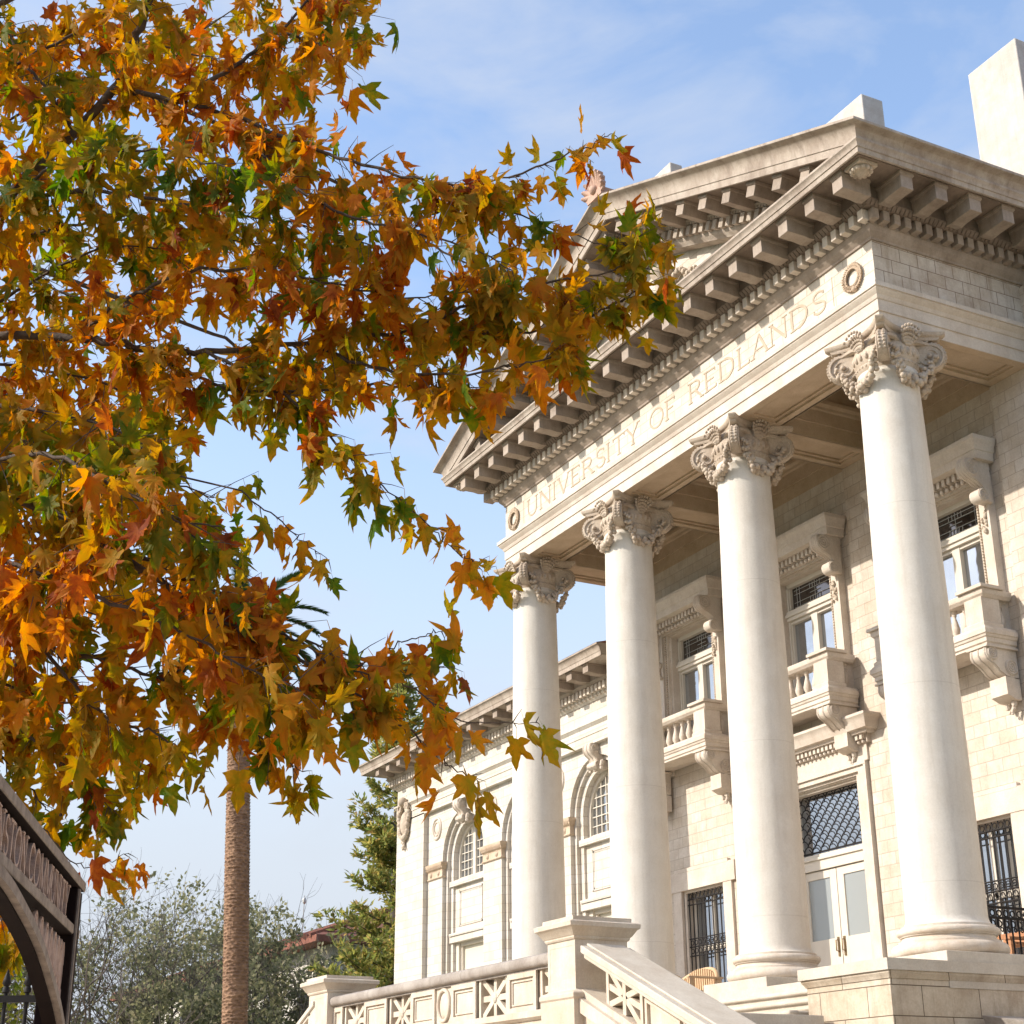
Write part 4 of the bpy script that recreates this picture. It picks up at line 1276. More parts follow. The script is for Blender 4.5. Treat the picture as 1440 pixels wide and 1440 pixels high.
# level rail
b = B()
pr = [(-.36, .015), (.0, .015), (.02, .03), (.03, .05), (.035, .09), (.02, .13), (-.02, .15), (-.34, .152), (-.38, .12), (-.38, .05)]
b.loft([[(x, YP + .07 - o, z) for o, z in pr] for x in (-8.42, -1.66)])
b.loft([[(x, YP + .10 - o, z) for o, z in [(-.30, -.012), (.0, -.012), (.0, .02), (-.30, .02)]] for x in (-8.42, -1.66)])
rail = b.build('rail', M['coping'], ter, smooth=40)
ZB, ZT = -.45, -.012
lat = [(-2.10, -1.40), (-3.65, -2.94), (-6.37, -5.68), (-8.00, -7.28)]
for x0, x1 in lat:
    b = B(); y0, y1 = YP + .13, YP + .34
    b.box(x0 - .02, x0 + .03, y0, y1, ZB, ZT); b.box(x1 - .03, x1 + .02, y0, y1, ZB, ZT)
    cx, cz = (x0 + x1) / 2, (ZB + ZT) / 2
    for k, (dx, dz) in enumerate(((x1 - x0 - .06, ZT - ZB), (x1 - x0 - .06, ZB - ZT), (0, ZT - ZB), (x1 - x0 - .06, 0))):
        d = Vector((dx, 0, dz)); L = d.length; d.normalize()
        b.obox((cx, (y0 + y1) / 2, cz), d, (0, 1, 0), d.cross(Vector((0, 1, 0))), L, y1 - y0 - .05 - .004 * k, .07)
    b.ball((cx, y0 + .03, cz), .06, 12, 6, (1, .5, 1))
    b.build('lattice', M['balustrade'], rail, smooth=0)
pan = [(-2.88, -2.17), (-4.40, -3.71), (-5.62, -4.89), (-7.23, -6.44), (-8.42, -8.05)]
for x0, x1 in pan:
    b = B(); y0 = YP + .10
    b.box(x0 - .0, x1 + .0, y0 + .03, YP + .36, ZB, ZT)
    for (a, c_, e, f) in ((x0, x1, ZB, ZB + .06), (x0, x1, ZT - .06, ZT), (x0, x0 + .07, ZB + .06, ZT - .06), (x1 - .07, x1, ZB + .06, ZT - .06)):
        b.box(a, c_, y0, y0 + .04, e, f)
    if x1 - x0 > .5:
        for (a, c_, e, f) in ((x0 + .09, x1 - .09, ZB + .08, ZB + .10), (x0 + .09, x1 - .09, ZT - .10, ZT - .08), (x0 + .09, x0 + .11, ZB + .1, ZT - .1), (x1 - .11, x1 - .09, ZB + .1, ZT - .1)):
            b.box(a, c_, y0 + .015, y0 + .04, e, f)
    b.build('panel', M['balustrade'], rail, smooth=0)
b = B()
b.box(-4.89, -4.40, YP + .13, YP + .36, ZB, ZT)
b.ring((-4.645, YP + .12, -.23), (1, 0, 0), (0, 0, 1), .165, .028, 32, 8, .19); b.ball((-4.645, YP + .13, -.23), .13, 18, 8, (1, .2, 1.2))
b.build('medallion', M['balustrade'], rail, smooth=50)
def pier(x0, x1):
    y0, y1 = YP, YP + .66
    b = B()
    b.box(x0 - .06, x1 + .06, y0 - .06, y1 + .06, GZ, -.41)
    sq = [(x0, y1), (x0, y0), (x1, y0), (x1, y1)]
    b.sweep(sq, [(-.1, -.415), (.055, -.415), (.075, -.39), (.075, -.35), (.05, -.325), (.02, -.315), (.0, -.30), (-.1, -.30)], closed=True)
    b.box(x0 + .03, x1 - .03, y0 + .03, y1 - .03, -.31, .25)
    for (u0, u1) in ((0, .09), (.91, 1)):
        b.box(x0 + (x1 - x0) * u0, x0 + (x1 - x0) * u1, y0, y1, -.31, .23)
    for (z0, z1) in ((-.31, -.20), (.15, .23)):
        b.box(x0 + .001, x1 - .001, y0 + .001, y1 - .001, z0, z1)
    for yy in ((y0, y0 + .09), (y1 - .09, y1)):
        b.box(x0 + .002, x1 - .002, yy[0] + .002, yy[1] - .002, -.3, .225)
    o = b.build('pier', M['balustrade'], ter, smooth=30)
    b = B()
    b.sweep(sq, [(-.1, .215), (.012, .215), (.025, .235), (.025, .25), (.04, .26), (.085, .33), (.11, .345), (.115, .39), (.09, .405), (-.1, .405)], closed=True)
    b.box(x0 + .02, x1 - .02, y0 + .02, y1 - .02, .22, .40); b.box(x0 - .04, x1 + .04, y0 - .04, y1 + .04, .402, .455)
    b.build('pier_cap', M['balustrade'], o, smooth=30)
pier(-1.70, -1.09); pier(-9.16, -8.40)

# ================================================================ things on the porch
# round-backed teak chair
tch = thing('garden_chair', (-6.6, 1.25, -.05), 'round backed slatted wooden chair on the porch beside a column', 'chair')
cx, cy, z0 = -7.12, 1.30, -.05
b = B()
arc = [(cx + .60 * cos(a), cy + .12 - .12 * cos(2 * a), z0 + .33 + .37 * sin(a)) for a in [pi * i / 20 for i in range(21)]]
b.tube(arc, .032, 8); b.build('back_frame', M['teak'], tch, smooth=50)
b = B()
for k in range(19):
    t = -.94 + 1.88 * k / 18; zt = z0 + .33 + .37 * sqrt(1 - t * t)
    b.box(cx + .57 * t - .015, cx + .57 * t + .015, cy + .10, cy + .125, z0 + .24, zt)
b.build('back_slats', M['teak'], tch)
b = B()
for k in range(6): b.box(cx - .55, cx + .55, cy - .42 + .085 * k, cy - .35 + .085 * k, z0 + .30, z0 + .325)
b.build('seat', M['teak'], tch)
for sx in (-1, 1):
    b = B(); b.box(cx + sx * .55 - .035, cx + sx * .55 + .035, cy - .45, cy + .14, z0 + .50, z0 + .53); b.build('armrest', M['teak'], tch)
    for yy in (-.42, .08):
        b = B(); b.box(cx + sx * .55 - .025, cx + sx * .55 + .025, cy + yy - .025, cy + yy + .025, z0, z0 + .50); b.build('leg', M['teak'], tch)
# slatted bench below the right hand window
tb = thing('wooden_bench', (-1.4, 1.8, -.05), 'orange wooden bench behind the iron railing under the window', 'bench')
b = B()
for k in range(4): b.box(-2.3, -.48, 1.45 + .1 * k, 1.53 + .1 * k, .36, .39)
b.build('seat', M['bench'], tb)
b = B()
b.box(-2.3, -.48, 1.92, 1.96, .50, .56); b.box(-2.3, -.48, 1.92, 1.96, .42, .47)
for k in range(19): b.box(-2.28 + .098 * k, -2.24 + .098 * k, 1.925, 1.955, .47, .50)
b.build('backrest', M['bench'], tb)
for x in (-2.28, -.52):
    for y in (1.47, 1.92):
        b = B(); b.box(x - .03, x + .03, y - .03, y + .03, -.05, .52 if y > 1.5 else .42); b.build('leg', M['bench'], tb)
    b = B(); b.box(x - .04, x + .04, 1.42, 1.95, .42, .45); b.build('armrest', M['bench'], tb)
# iron railing between the last column and the wall
tr_ = thing('iron_railing', (0, 1.3, -.05), 'black iron railing with scrolls between the last column and the wall', 'railing')
b = B(); xr = .04
for z in (.69, .57, .10): b.box(xr - .018, xr + .018, .47, D, z - .014, z + .014)
b.build('rails', M['iron'], tr_)
b = B()
for k in range(16):
    y = .54 + .105 * k; b.tube([(xr, y, -.05), (xr, y, .57)], .011, 6)
    b.ring((xr, y + .02, .505), (0, 1, 0), (0, 0, 1), .036, .009, 14, 5); b.ring((xr, y + .03, .625), (0, 1, 0), (0, 0, 1), .034, .009, 14, 5)
    b.ring((xr, y + .05, .44), (0, 1, 0), (0, 0, 1), .022, .008, 10, 5)
b.build('balusters', M['iron'], tr_, smooth=60)
# low lantern-wall coping right of the cheek block
lw = thing('flank_wall', (2.0, -.6, GZ), 'low stone flank wall with a sloping coping beside the porch base', 'wall')
b = B(); b.box(.87, 4.5, -.35, .5, GZ, -.72); b.build('wall', M['podium'], lw)
b = B()
b.loft([[(.86, -.45, -.60), (.86, .55, -.60), (.86, .55, -.70), (.86, -.40, -.72)], [(4.6, -.45, -1.2), (4.6, .55, -1.2), (4.6, .55, -1.3), (4.6, -.40, -1.32)]])
b.build('coping', M['coping'], lw)

# ================================================================ garden gate with lettering
GC = Vector((13.85915, -12.88068, -1.74387))
gate = thing('garden_gateway', (7.1, -11.4, GZ), 'dark wooden garden archway with raised lettering at the left edge', 'gateway')
GP0 = Vector((7.15065, -11.43687, 0)); gu = Vector((-.941138, .338023, 0)); gn = Vector((.338023, .941138, 0)); gz = Vector((0, 0, 1))
M['gatewood'] = simple('grey_weathered_wood', (.27, .22, .185), .7, col2=(.12, .09, .075), scale=14, bumpy=.4)
M['gatedark'] = simple('dark_brown_wood', (.014, .008, .007), .8, col2=(.009, .005, .005), scale=14, spec=.08)
M['gatepink'] = simple('carved_brown_wood', (.46, .33, .27), .6, col2=(.28, .18, .14), scale=22, bumpy=.4)
def gbox(b, s0, s1, z0, z1, n0, n1):
    b.obox(GP0 + gu * ((s0 + s1) / 2) + gn * ((n0 + n1) / 2) + gz * ((z0 + z1) / 2), gu, gz, gn, s1 - s0, z1 - z0, n1 - n0)
b = B(); gbox(b, -4.35, -.03, -.793, -.755, -.10, .045); b.build('top_beam', M['gatewood'], gate, bevel=.004)
b = B(); gbox(b, -4.3, -.06, -.797, -.7925, -.095, .041); gbox(b, -4.3, -.06, -.986, -.9815, -.085, .031); b.build('under_board', M['gatedark'], gate)
b = B(); gbox(b, -4.33, -.01, -.982, -.945, -.09, .035); b.build('lower_beam', M['gatewood'], gate, bevel=.004)
b = B(); gbox(b, -4.25, -.05, -.947, -.79, -.05, -.012); bk = b.build('sign_board', M['gatedark'], gate)
x = -2.34; wd = .147
for ch in 'JOHNSTON COMMUNITY':
    if ch == ' ': x += .36 * wd; continue
    b = B(); glyph(b, ch, GP0 + gu * x + gz * (-.940) + gn * (-.012), gu, gz, gn, .128, wd, .035)
    b.build('letter', M['gatepink'], bk, smooth=0); x += GL[ch][1] * wd
for s0 in (-.21, -4.36):
    b = B(); gbox(b, s0, s0 + .17, GZ, -.80, -.085, .035); o = b.build('post', M['gatedark'], gate, bevel=.004)
    b = B(); gbox(b, s0 + .03, s0 + .05, GZ, -.80, .035, .043); b.build('post_fillet', M['gatewood'], o)
za = lambda s: float(np.interp(abs(s + 2.2), [0, .25, .45, .61, .77, .95, 1.18, 1.36, 1.5, 1.65, 1.78, 1.95, 2.03], [-.986, -.990, -1.0, -1.018, -1.037, -1.061, -1.10, -1.143, -1.181, -1.224, -1.265, -1.335, -1.40]))
b = B(); c_ = B(); rings = []; r2 = []
for i in range(41):
    s = -4.22 + 4.04 * i / 40
    z = za(s)
    rings.append([GP0 + gu * s + gz * (z + dz) + gn * dn for dz, dn in ((0, .045), (-.035, .045), (-.035, .02), (0, .02))])
    r2.append([GP0 + gu * s + gz * (z + dz) + gn * dn for dz, dn in ((-.004, .02), (-.045, .02), (-.045, -.03), (-.004, -.03))])
b.loft(rings); b.build('arch_trim', M['gatewood'], gate, smooth=40)
c_.loft(r2); c_.build('arch_rib', M['gatedark'], gate, smooth=40)
# scroll ornaments in the corner between arch and beam
b = B()
for s in (-1.0, -.86, -.72, -.60, -.49, -.39, -.31, -.24):
    for m_ in (s, -4.4 - s):
        gap = -.985 - za(m_); rr = gap * .36
        b.ring(GP0 + gu * m_ + gz * (-.987 - gap * .46), gu, gz, .038, .010, 18, 6, rr)
        b.ring(GP0 + gu * (m_ + .01) + gz * (-.987 - gap * .40), gu, gz, .018, .008, 12, 5, rr * .5)
b.build('scrollwork', M['gatepink'], gate, smooth=60)
# iron fence with spear heads, standing across the view behind the archway
ig = thing('spear_fence', (4.872, -11.711, GZ), 'black iron spear topped fence seen through the garden archway', 'fence')
fu = Vector((-0.46501, -0.88531, 0)); f0 = Vector((5.1390, -11.2032, 0)); fn = Vector((-fu.y, fu.x, 0))
b = B()
for z in (-1.065, -2.965): b.obox(f0 + fu * .55 + gz * z, fu, gz, fn, 1.5, .035, .035)
b.build('rail', M['iron'], ig)
b = B(); b.obox(f0 - fu * .095 + gz * ((GZ + -0.948) / 2), fu, gz, fn, .065, -0.948 - GZ, .065); b.build('post', M['iron'], ig)
zt = -0.911
pk = B()
pk.tube([f0 + gz * GZ, f0 + gz * (zt - .12)], .011, 8)
pk.tube([f0 + gz * (zt + e) for e in (-.125, -.12, -.10, -.09, -.075, -.05, 0)], [.011, .02, .02, .012, .024, .018, .001], 8)
first = pk.build('picket', M['iron'], ig, smooth=50)
for k in range(1, 11): dup(first, ig, tuple(fu * (.113 * k)))


# limbs of the sycamore: radius at root and tip, twig length, twigs per metre, points
TRUNK = [[3.95, -13.251, -3.5], [3.952, -13.464, -0.289], [4.172, -13.475, 1.283], [4.474, -13.329, 2.082], [4.565, -13.372, 3.208], [4.632, -13.459, 4.427], [4.696, -13.553, 5.752], [4.722, -13.718, 7.335]]
LIMBS = [
    (0.034,0.016,0.34,12,[[5.364,-12.711,2.012],[5.789,-12.33,2.602],[6.192,-11.995,2.992],[6.464,-11.691,3.381],[6.663,-11.528,3.62],[6.799,-11.484,3.84],[6.932,-11.445,4.07],[7.062,-11.414,4.522]]),
    (0.016,0.004,0.3,16,[[6.655,-11.543,3.587],[6.903,-11.285,3.439],[7.067,-10.973,3.321],[7.344,-10.662,3.065],[7.629,-10.334,2.839],[7.798,-10.011,2.759],[7.95,-9.722,2.799]]),
    (0.006,0.002,0.12,13,[[7.925,-9.77,2.791],[8.035,-9.56,2.896],[8.121,-9.396,2.982],[8.177,-9.29,3.055]]),
    (0.03,0.006,0.36,15,[[5.14,-12.706,2.11],[5.705,-12.062,2.356],[6.204,-11.541,2.265],[6.486,-11.219,2.143],[6.744,-10.944,2.071],[7.08,-10.518,2.063],[7.395,-10.135,2.055],[7.637,-9.888,1.998]]),
    (0.008,0.003,0.3,17,[[7.62,-9.92,1.998],[7.754,-9.666,2.004],[7.887,-9.412,2.055],[7.989,-9.218,2.155],[8.066,-9.071,2.257]]),
    (0.006,0.002,0.2,15,[[7.574,-10.224,2.521],[7.708,-9.968,2.688],[7.844,-9.709,2.643],[7.979,-9.453,2.522],[8.079,-9.262,2.448],[8.173,-9.083,2.531]]),
    (0.01,0.003,0.26,16,[[6.842,-10.971,2.018],[7.097,-10.701,1.777],[7.218,-10.47,1.537],[7.32,-10.276,1.304],[7.403,-10.118,1.151]]),
    (0.004,0.0015,0.14,13,[[7.403,-10.118,1.151],[7.477,-9.978,1.0],[7.542,-9.855,0.859],[7.604,-9.736,0.778]]),
    (0.028,0.004,0.29,16,[[6.158,-12.704,1.51],[6.679,-12.142,1.189],[7.012,-11.724,0.945],[7.337,-11.32,0.609],[7.634,-10.97,0.292],[7.78,-10.692,0.14],[7.91,-10.444,-0.044]]),
    (0.006,0.002,0.13,12,[[7.895,-10.471,-0.028],[7.995,-10.282,-0.168],[8.065,-10.148,-0.306],[8.123,-10.038,-0.376]]),
    (0.005,0.002,0.2,14,[[7.683,-10.662,0.273],[7.814,-10.411,0.174],[7.916,-10.218,0.124],[7.97,-10.114,0.155]]),
    (0.004,0.0015,0.09,9,[[7.965,-10.34,0.08],[8.078,-10.123,-0.108],[8.162,-9.964,-0.134],[8.239,-9.817,-0.129]]),
    (0.004,0.0015,0.07,8,[[7.786,-10.465,0.142],[7.871,-10.303,0.254],[7.929,-10.193,0.292],[7.975,-10.105,0.307]]),
    (0.022,0.004,0.3,14,[[5.665,-12.566,0.871],[6.226,-11.929,0.575],[6.528,-11.569,0.433],[6.743,-11.375,0.348],[6.871,-11.132,0.26],[6.998,-10.889,0.138]]),
    (0.006,0.002,0.2,13,[[6.998,-10.889,0.138],[7.094,-10.707,0.002],[7.173,-10.556,-0.132],[7.213,-10.481,-0.199]]),
    (0.012,0.002,0.28,14,[[5.04,-12.036,0.573],[5.409,-11.549,0.344],[5.645,-11.315,0.126],[5.74,-11.134,-0.063],[5.814,-10.994,-0.175]]),
    (0.004,0.0015,0.11,9,[[5.647,-11.311,-0.264],[5.732,-11.149,-0.447],[5.808,-11.005,-0.437],[5.857,-10.912,-0.395]]),
    (0.01,0.002,0.26,14,[[4.825,-12.016,0.63],[5.211,-11.496,0.198],[5.416,-11.321,-0.057],[5.485,-11.19,-0.209]]),
    (0.014,0.004,0.32,14,[[6.903,-11.285,3.439],[7.041,-11.024,3.622],[7.16,-10.796,3.882],[7.246,-10.633,4.147],[7.314,-10.504,4.496]]),
    (0.01,0.003,0.3,15,[[7.16,-10.796,3.882],[7.348,-10.653,3.727],[7.413,-10.531,3.609]]),
    (0.01,0.003,0.28,13,[[6.953,-10.545,4.663],[7.13,-10.424,4.317],[7.171,-10.346,4.115]]),
    (0.014,0.004,0.34,13,[[5.406,-12.631,4.081],[5.787,-12.121,4.051],[6.074,-11.788,4.223],[6.219,-11.513,4.48],[6.323,-11.314,4.85]]),
    (0.012,0.003,0.34,15,[[6.464,-11.691,3.381],[6.473,-11.89,3.614],[6.385,-12.057,3.903],[6.295,-12.229,4.199]]),
    (0.014,0.003,0.34,16,[[6.085,-11.983,3.058],[6.387,-11.623,3.057],[6.689,-11.263,2.942],[6.986,-10.913,2.784],[7.275,-10.577,2.63],[7.448,-10.248,2.499]]),
    (0.012,0.003,0.34,16,[[6.204,-11.541,2.265],[6.541,-11.331,2.389],[6.892,-11.092,2.44],[7.161,-10.794,2.377],[7.427,-10.503,2.232],[7.594,-10.185,2.148],[7.743,-9.901,2.186]]),
    (0.01,0.003,0.3,15,[[7.067,-10.973,3.321],[7.393,-10.784,2.8],[7.626,-10.555,2.521],[7.758,-10.302,2.436],[7.923,-9.99,2.311],[8.02,-9.804,2.188]]),
    (0.012,0.003,0.34,16,[[5.452,-12.112,2.464],[5.87,-11.748,2.714],[6.251,-11.451,2.819],[6.535,-11.126,2.754]]),
    (0.01,0.003,0.2,12,[[6.486,-11.219,2.143],[6.767,-10.9,1.879],[6.985,-10.7,1.787],[7.198,-10.509,1.743],[7.331,-10.256,1.772],[7.556,-10.043,1.7],[7.671,-9.824,1.698]]),
    (0.01,0.003,0.28,14,[[7.08,-10.518,2.063],[7.456,-10.233,1.801],[7.711,-9.962,1.727],[7.874,-9.652,1.783],[7.989,-9.433,1.86]]),
    (0.01,0.003,0.28,14,[[7.395,-10.135,2.055],[7.743,-9.901,2.104],[7.909,-9.585,2.224],[8.043,-9.33,2.283],[8.128,-9.169,2.343]]),
    (0.01,0.003,0.3,15,[[6.298,-12.007,2.927],[6.76,-11.773,2.966],[7.149,-11.462,2.909],[7.419,-11.163,2.751],[7.554,-10.907,2.624]]),
    (0.016,0.004,0.36,16,[[6.117,-12.566,1.955],[6.581,-12.113,1.611],[6.987,-11.77,1.434],[7.233,-11.517,1.311],[7.446,-11.327,1.12]]),
    (0.012,0.003,0.3,16,[[6.679,-12.142,1.189],[7.31,-11.801,1.079],[7.652,-11.58,0.854],[7.87,-11.38,0.68],[7.958,-11.213,0.52]]),
    (0.012,0.003,0.25,16,[[7.012,-11.724,0.945],[7.356,-11.499,0.776],[7.487,-11.248,0.791],[7.591,-11.051,0.772]]),
    (0.012,0.003,0.34,17,[[6.808,-12.112,0.791],[7.308,-11.804,0.541],[7.559,-11.543,0.374],[7.703,-11.268,0.246],[7.832,-11.022,0.089],[7.958,-10.782,-0.034]]),
    (0.01,0.003,0.3,15,[[7.335,-11.324,0.66],[7.585,-11.062,0.472],[7.719,-10.806,0.291],[7.822,-10.612,0.161],[7.937,-10.392,0.034]]),
    (0.01,0.003,0.3,15,[[5.915,-12.092,0.641],[6.315,-11.76,0.72],[6.668,-11.517,0.613],[6.915,-11.263,0.472]]),
    (0.01,0.003,0.26,13,[[6.528,-11.569,0.433],[6.77,-11.325,0.091],[6.881,-11.113,-0.012],[6.976,-10.932,-0.113]]),
    (0.01,0.003,0.3,14,[[5.724,-12.025,0.329],[6.097,-11.745,0.344],[6.334,-11.508,0.243],[6.483,-11.225,0.134],[6.601,-11.0,-0.042]]),
    (0.008,0.002,0.24,13,[[5.233,-11.67,0.371],[5.517,-11.343,0.304],[5.746,-11.123,0.2],[5.874,-10.88,0.047]]),
    (0.01,0.003,0.3,15,[[5.27,-12.459,1.846],[5.745,-11.984,1.665],[6.094,-11.536,1.699],[6.368,-11.229,1.733],[6.606,-10.992,1.724]]),
    (0.012,0.003,0.34,14,[[4.665,-12.751,1.674],[5.228,-12.109,1.499],[5.7,-11.64,1.331],[6.126,-11.26,1.089],[6.405,-10.943,0.854]]),
    (0.004,0.0015,0.09,9,[[7.436,-10.917,1.026],[7.523,-10.75,0.866],[7.579,-10.645,0.761],[7.628,-10.55,0.68]]),
    (0.006,0.002,0.22,13,[[6.871,-11.132,0.26],[7.091,-10.927,0.263],[7.282,-10.78,0.166],[7.36,-10.631,0.032]]),
    (0.014,0.003,0.38,11,[[4.129,-13.772,2.505],[4.413,-13.446,3.221],[4.76,-13.001,3.504],[5.114,-12.541,3.686]]),  # limbs from here lie out of view at the left, added to shade visible leaves
    (0.014,0.003,0.38,11,[[4.272,-13.928,3.362],[4.557,-13.601,4.109],[4.908,-13.149,4.399],[5.263,-12.688,4.631]]),
    (0.014,0.003,0.38,11,[[4.454,-14.013,4.248],[4.74,-13.683,5.03],[5.094,-13.224,5.328],[5.45,-12.761,5.616]]),
    (0.014,0.003,0.38,11,[[5.467,-13.375,1.109],[5.727,-13.095,1.688],[6.036,-12.721,1.916],[6.343,-12.351,2.172]]),
    (0.014,0.003,0.38,11,[[6.119,-13.424,1.375],[6.37,-13.162,1.925],[6.667,-12.81,2.135],[6.96,-12.467,2.408]]),
    (0.014,0.003,0.38,11,[[4.999,-13.405,0.565],[5.262,-13.119,1.146],[5.576,-12.737,1.38],[5.882,-12.369,1.716]]),
    (0.014,0.003,0.38,11,[[5.06,-13.718,4.713],[5.346,-13.39,5.494],[5.696,-12.939,5.785],[6.034,-12.509,6.279]]),
    (0.014,0.003,0.38,11,[[5.375,-13.979,2.298],[5.635,-13.7,2.921],[5.951,-13.313,3.158],[6.253,-12.953,3.591]]),
    (0.014,0.003,0.38,11,[[3.349,-13.966,1.841],[3.637,-13.632,2.564],[3.992,-13.172,2.856],[4.328,-12.748,3.418]]),
    (0.014,0.003,0.38,11,[[5.921,-12.941,3.719],[6.2,-12.624,4.417],[6.531,-12.21,4.675],[6.847,-11.822,5.256]]),
    (0.014,0.003,0.42,9,[[2.34,-12.231,4.298],[2.8,-11.571,4.804],[3.268,-10.894,5.254],[3.747,-10.197,5.509],[4.177,-9.594,5.631]]),
    (0.014,0.003,0.42,9,[[1.889,-12.445,6.316],[2.402,-11.684,6.449],[2.906,-10.939,6.727],[3.413,-10.188,6.931]]),
    (0.014,0.003,0.42,9,[[2.288,-12.116,3.489],[2.752,-11.447,3.795],[3.217,-10.777,4.102],[3.687,-10.096,4.286],[4.088,-9.548,4.1],[4.481,-9.015,3.917]]),
    (0.014,0.003,0.42,9,[[1.875,-12.04,5.393],[2.349,-11.139,4.708],[2.732,-10.41,4.569],[3.091,-9.726,5.165],[3.47,-9.005,5.364]]),
    (0.014,0.003,0.42,9,[[2.365,-11.969,2.329],[2.815,-11.326,2.621],[3.229,-10.755,2.686],[3.602,-10.259,2.417],[3.925,-9.859,1.944]]),
    (0.014,0.003,0.42,9,[[2.199,-11.854,1.63],[2.758,-11.22,1.775],[3.142,-10.705,1.844],[3.552,-10.139,1.699],[3.814,-9.639,1.485]]),
    (0.014,0.003,0.42,9,[[1.953,-11.892,3.315],[2.257,-11.314,3.432],[2.557,-10.743,3.675],[2.835,-10.213,3.921]]),
    (0.014,0.003,0.42,9,[[3.938,-9.189,5.307],[4.298,-8.719,4.777],[4.645,-8.272,4.394],[4.934,-7.938,4.085]]),
    (0.014,0.003,0.42,9,[[3.503,-10.017,3.966],[3.909,-9.458,3.604],[4.299,-8.931,3.666],[4.686,-8.41,3.728]]),
    (0.012,0.003,0.34,15,[[4.948,-12.212,2.586],[5.516,-11.56,2.382],[5.853,-11.134,2.191],[6.112,-10.855,1.962]]),
    (0.012,0.003,0.34,15,[[5.417,-12.18,1.843],[5.925,-11.642,1.621],[6.205,-11.324,1.573],[6.484,-11.008,1.405],[6.688,-10.835,1.282]]),
    (0.012,0.003,0.34,15,[[4.911,-12.283,3.171],[5.431,-11.722,3.292],[5.768,-11.295,3.323],[6.107,-10.865,3.157],[6.438,-10.45,2.995]]),
    (0.01,0.003,0.34,14,[[4.848,-12.402,4.819],[5.291,-11.774,4.873],[5.695,-11.22,4.703],[6.071,-10.718,4.454],[6.396,-10.316,4.265]]),
    (0.01,0.003,0.34,14,[[4.547,-12.116,4.33],[4.978,-11.51,4.761],[5.397,-10.927,5.023],[5.673,-10.402,5.491]]),
    (0.008,0.003,0.3,13,[[6.252,-10.59,5.2],[6.404,-10.3,4.915],[6.491,-10.134,4.639]]),
    (0.01,0.003,0.28,13,[[3.779,-11.856,-0.148],[4.199,-11.488,-0.35],[4.429,-11.264,-0.568],[4.475,-11.177,-0.647]]),
]

# ================================================================ foliage helpers
def leaf_mesh(name, verts, faces, mat, parent, attrs=None, smooth=True):
    me = bpy.data.meshes.new(name)
    verts = np.asarray(verts, np.float32).reshape(-1, 3)
    me.vertices.add(len(verts)); me.vertices.foreach_set('co', verts.ravel())
    tri = np.asarray([i for f in faces for i in f], np.int32) if not isinstance(faces, np.ndarray) else faces.ravel().astype(np.int32)
    k = faces.shape[1]
    nf = len(tri) // k
    me.loops.add(len(tri)); me.loops.foreach_set('vertex_index', tri)
    me.polygons.add(nf); me.polygons.foreach_set('loop_start', np.arange(0, len(tri), k, dtype=np.int32))
    me.update(calc_edges=True)
    if attrs:
        for an, av in attrs.items():
            a = me.attributes.new(an, 'FLOAT', 'POINT'); a.data.foreach_set('value', np.asarray(av, np.float32))
    if smooth: me.shade_smooth()
    me.validate()
    me.materials.append(mat)
    o = bpy.data.objects.new(name, me); COL.objects.link(o)
    if parent is not None: put(o, parent)
    return o

def leaf_material(name, ramp, trans=.4, rough=.6, scale=2.0, tipcol=None, spec=.15):
    m, n, p, out = new_mat(name)
    at = n.nodes.new('ShaderNodeAttribute'); at.attribute_name = 'tone'
    ed = n.nodes.new('ShaderNodeAttribute'); ed.attribute_name = 'edge'
    g = n.nodes.new('ShaderNodeNewGeometry')
    nz_ = noise(n, g.outputs['Position'], scale * 7, 6, .7, .3, .7, -.2, .2)
    ad = n.nodes.new('ShaderNodeMath'); ad.operation = 'ADD'
    n.links.new(at.outputs['Fac'], ad.inputs[0]); n.links.new(nz_, ad.inputs[1])
    r = n.nodes.new('ShaderNodeValToRGB'); els = r.color_ramp.elements
    while len(els) < len(ramp): els.new(.5)
    for e, (ps, c) in zip(els, ramp): e.position = ps; e.color = (*c, 1)
    n.links.new(ad.outputs[0], r.inputs[0])
    col = r.outputs[0]
    if tipcol is not None:
        mr = n.nodes.new('ShaderNodeMapRange'); mr.inputs['From Min'].default_value = .55; mr.inputs['From Max'].default_value = 1.1
        mr.inputs['To Max'].default_value = .55
        n.links.new(ed.outputs['Fac'], mr.inputs['Value'])
        col = mixc(n, col, tipcol, mr.outputs[0])
    n.links.new(col, p.inputs['Base Color'])
    p.inputs['Roughness'].default_value = rough; p.inputs['Specular IOR Level'].default_value = spec
    t = n.nodes.new('ShaderNodeBsdfTranslucent')
    hs = n.nodes.new('ShaderNodeHueSaturation'); hs.inputs['Value'].default_value = 1.6; hs.inputs['Saturation'].default_value = 1.1
    n.links.new(col, hs.inputs['Color']); n.links.new(hs.outputs[0], t.inputs['Color'])
    ms = n.nodes.new('ShaderNodeMixShader'); ms.inputs[0].default_value = trans
    n.links.new(p.outputs[0], ms.inputs[1]); n.links.new(t.outputs[0], ms.inputs[2]); n.links.new(ms.outputs[0], out.inputs[0])
    return m

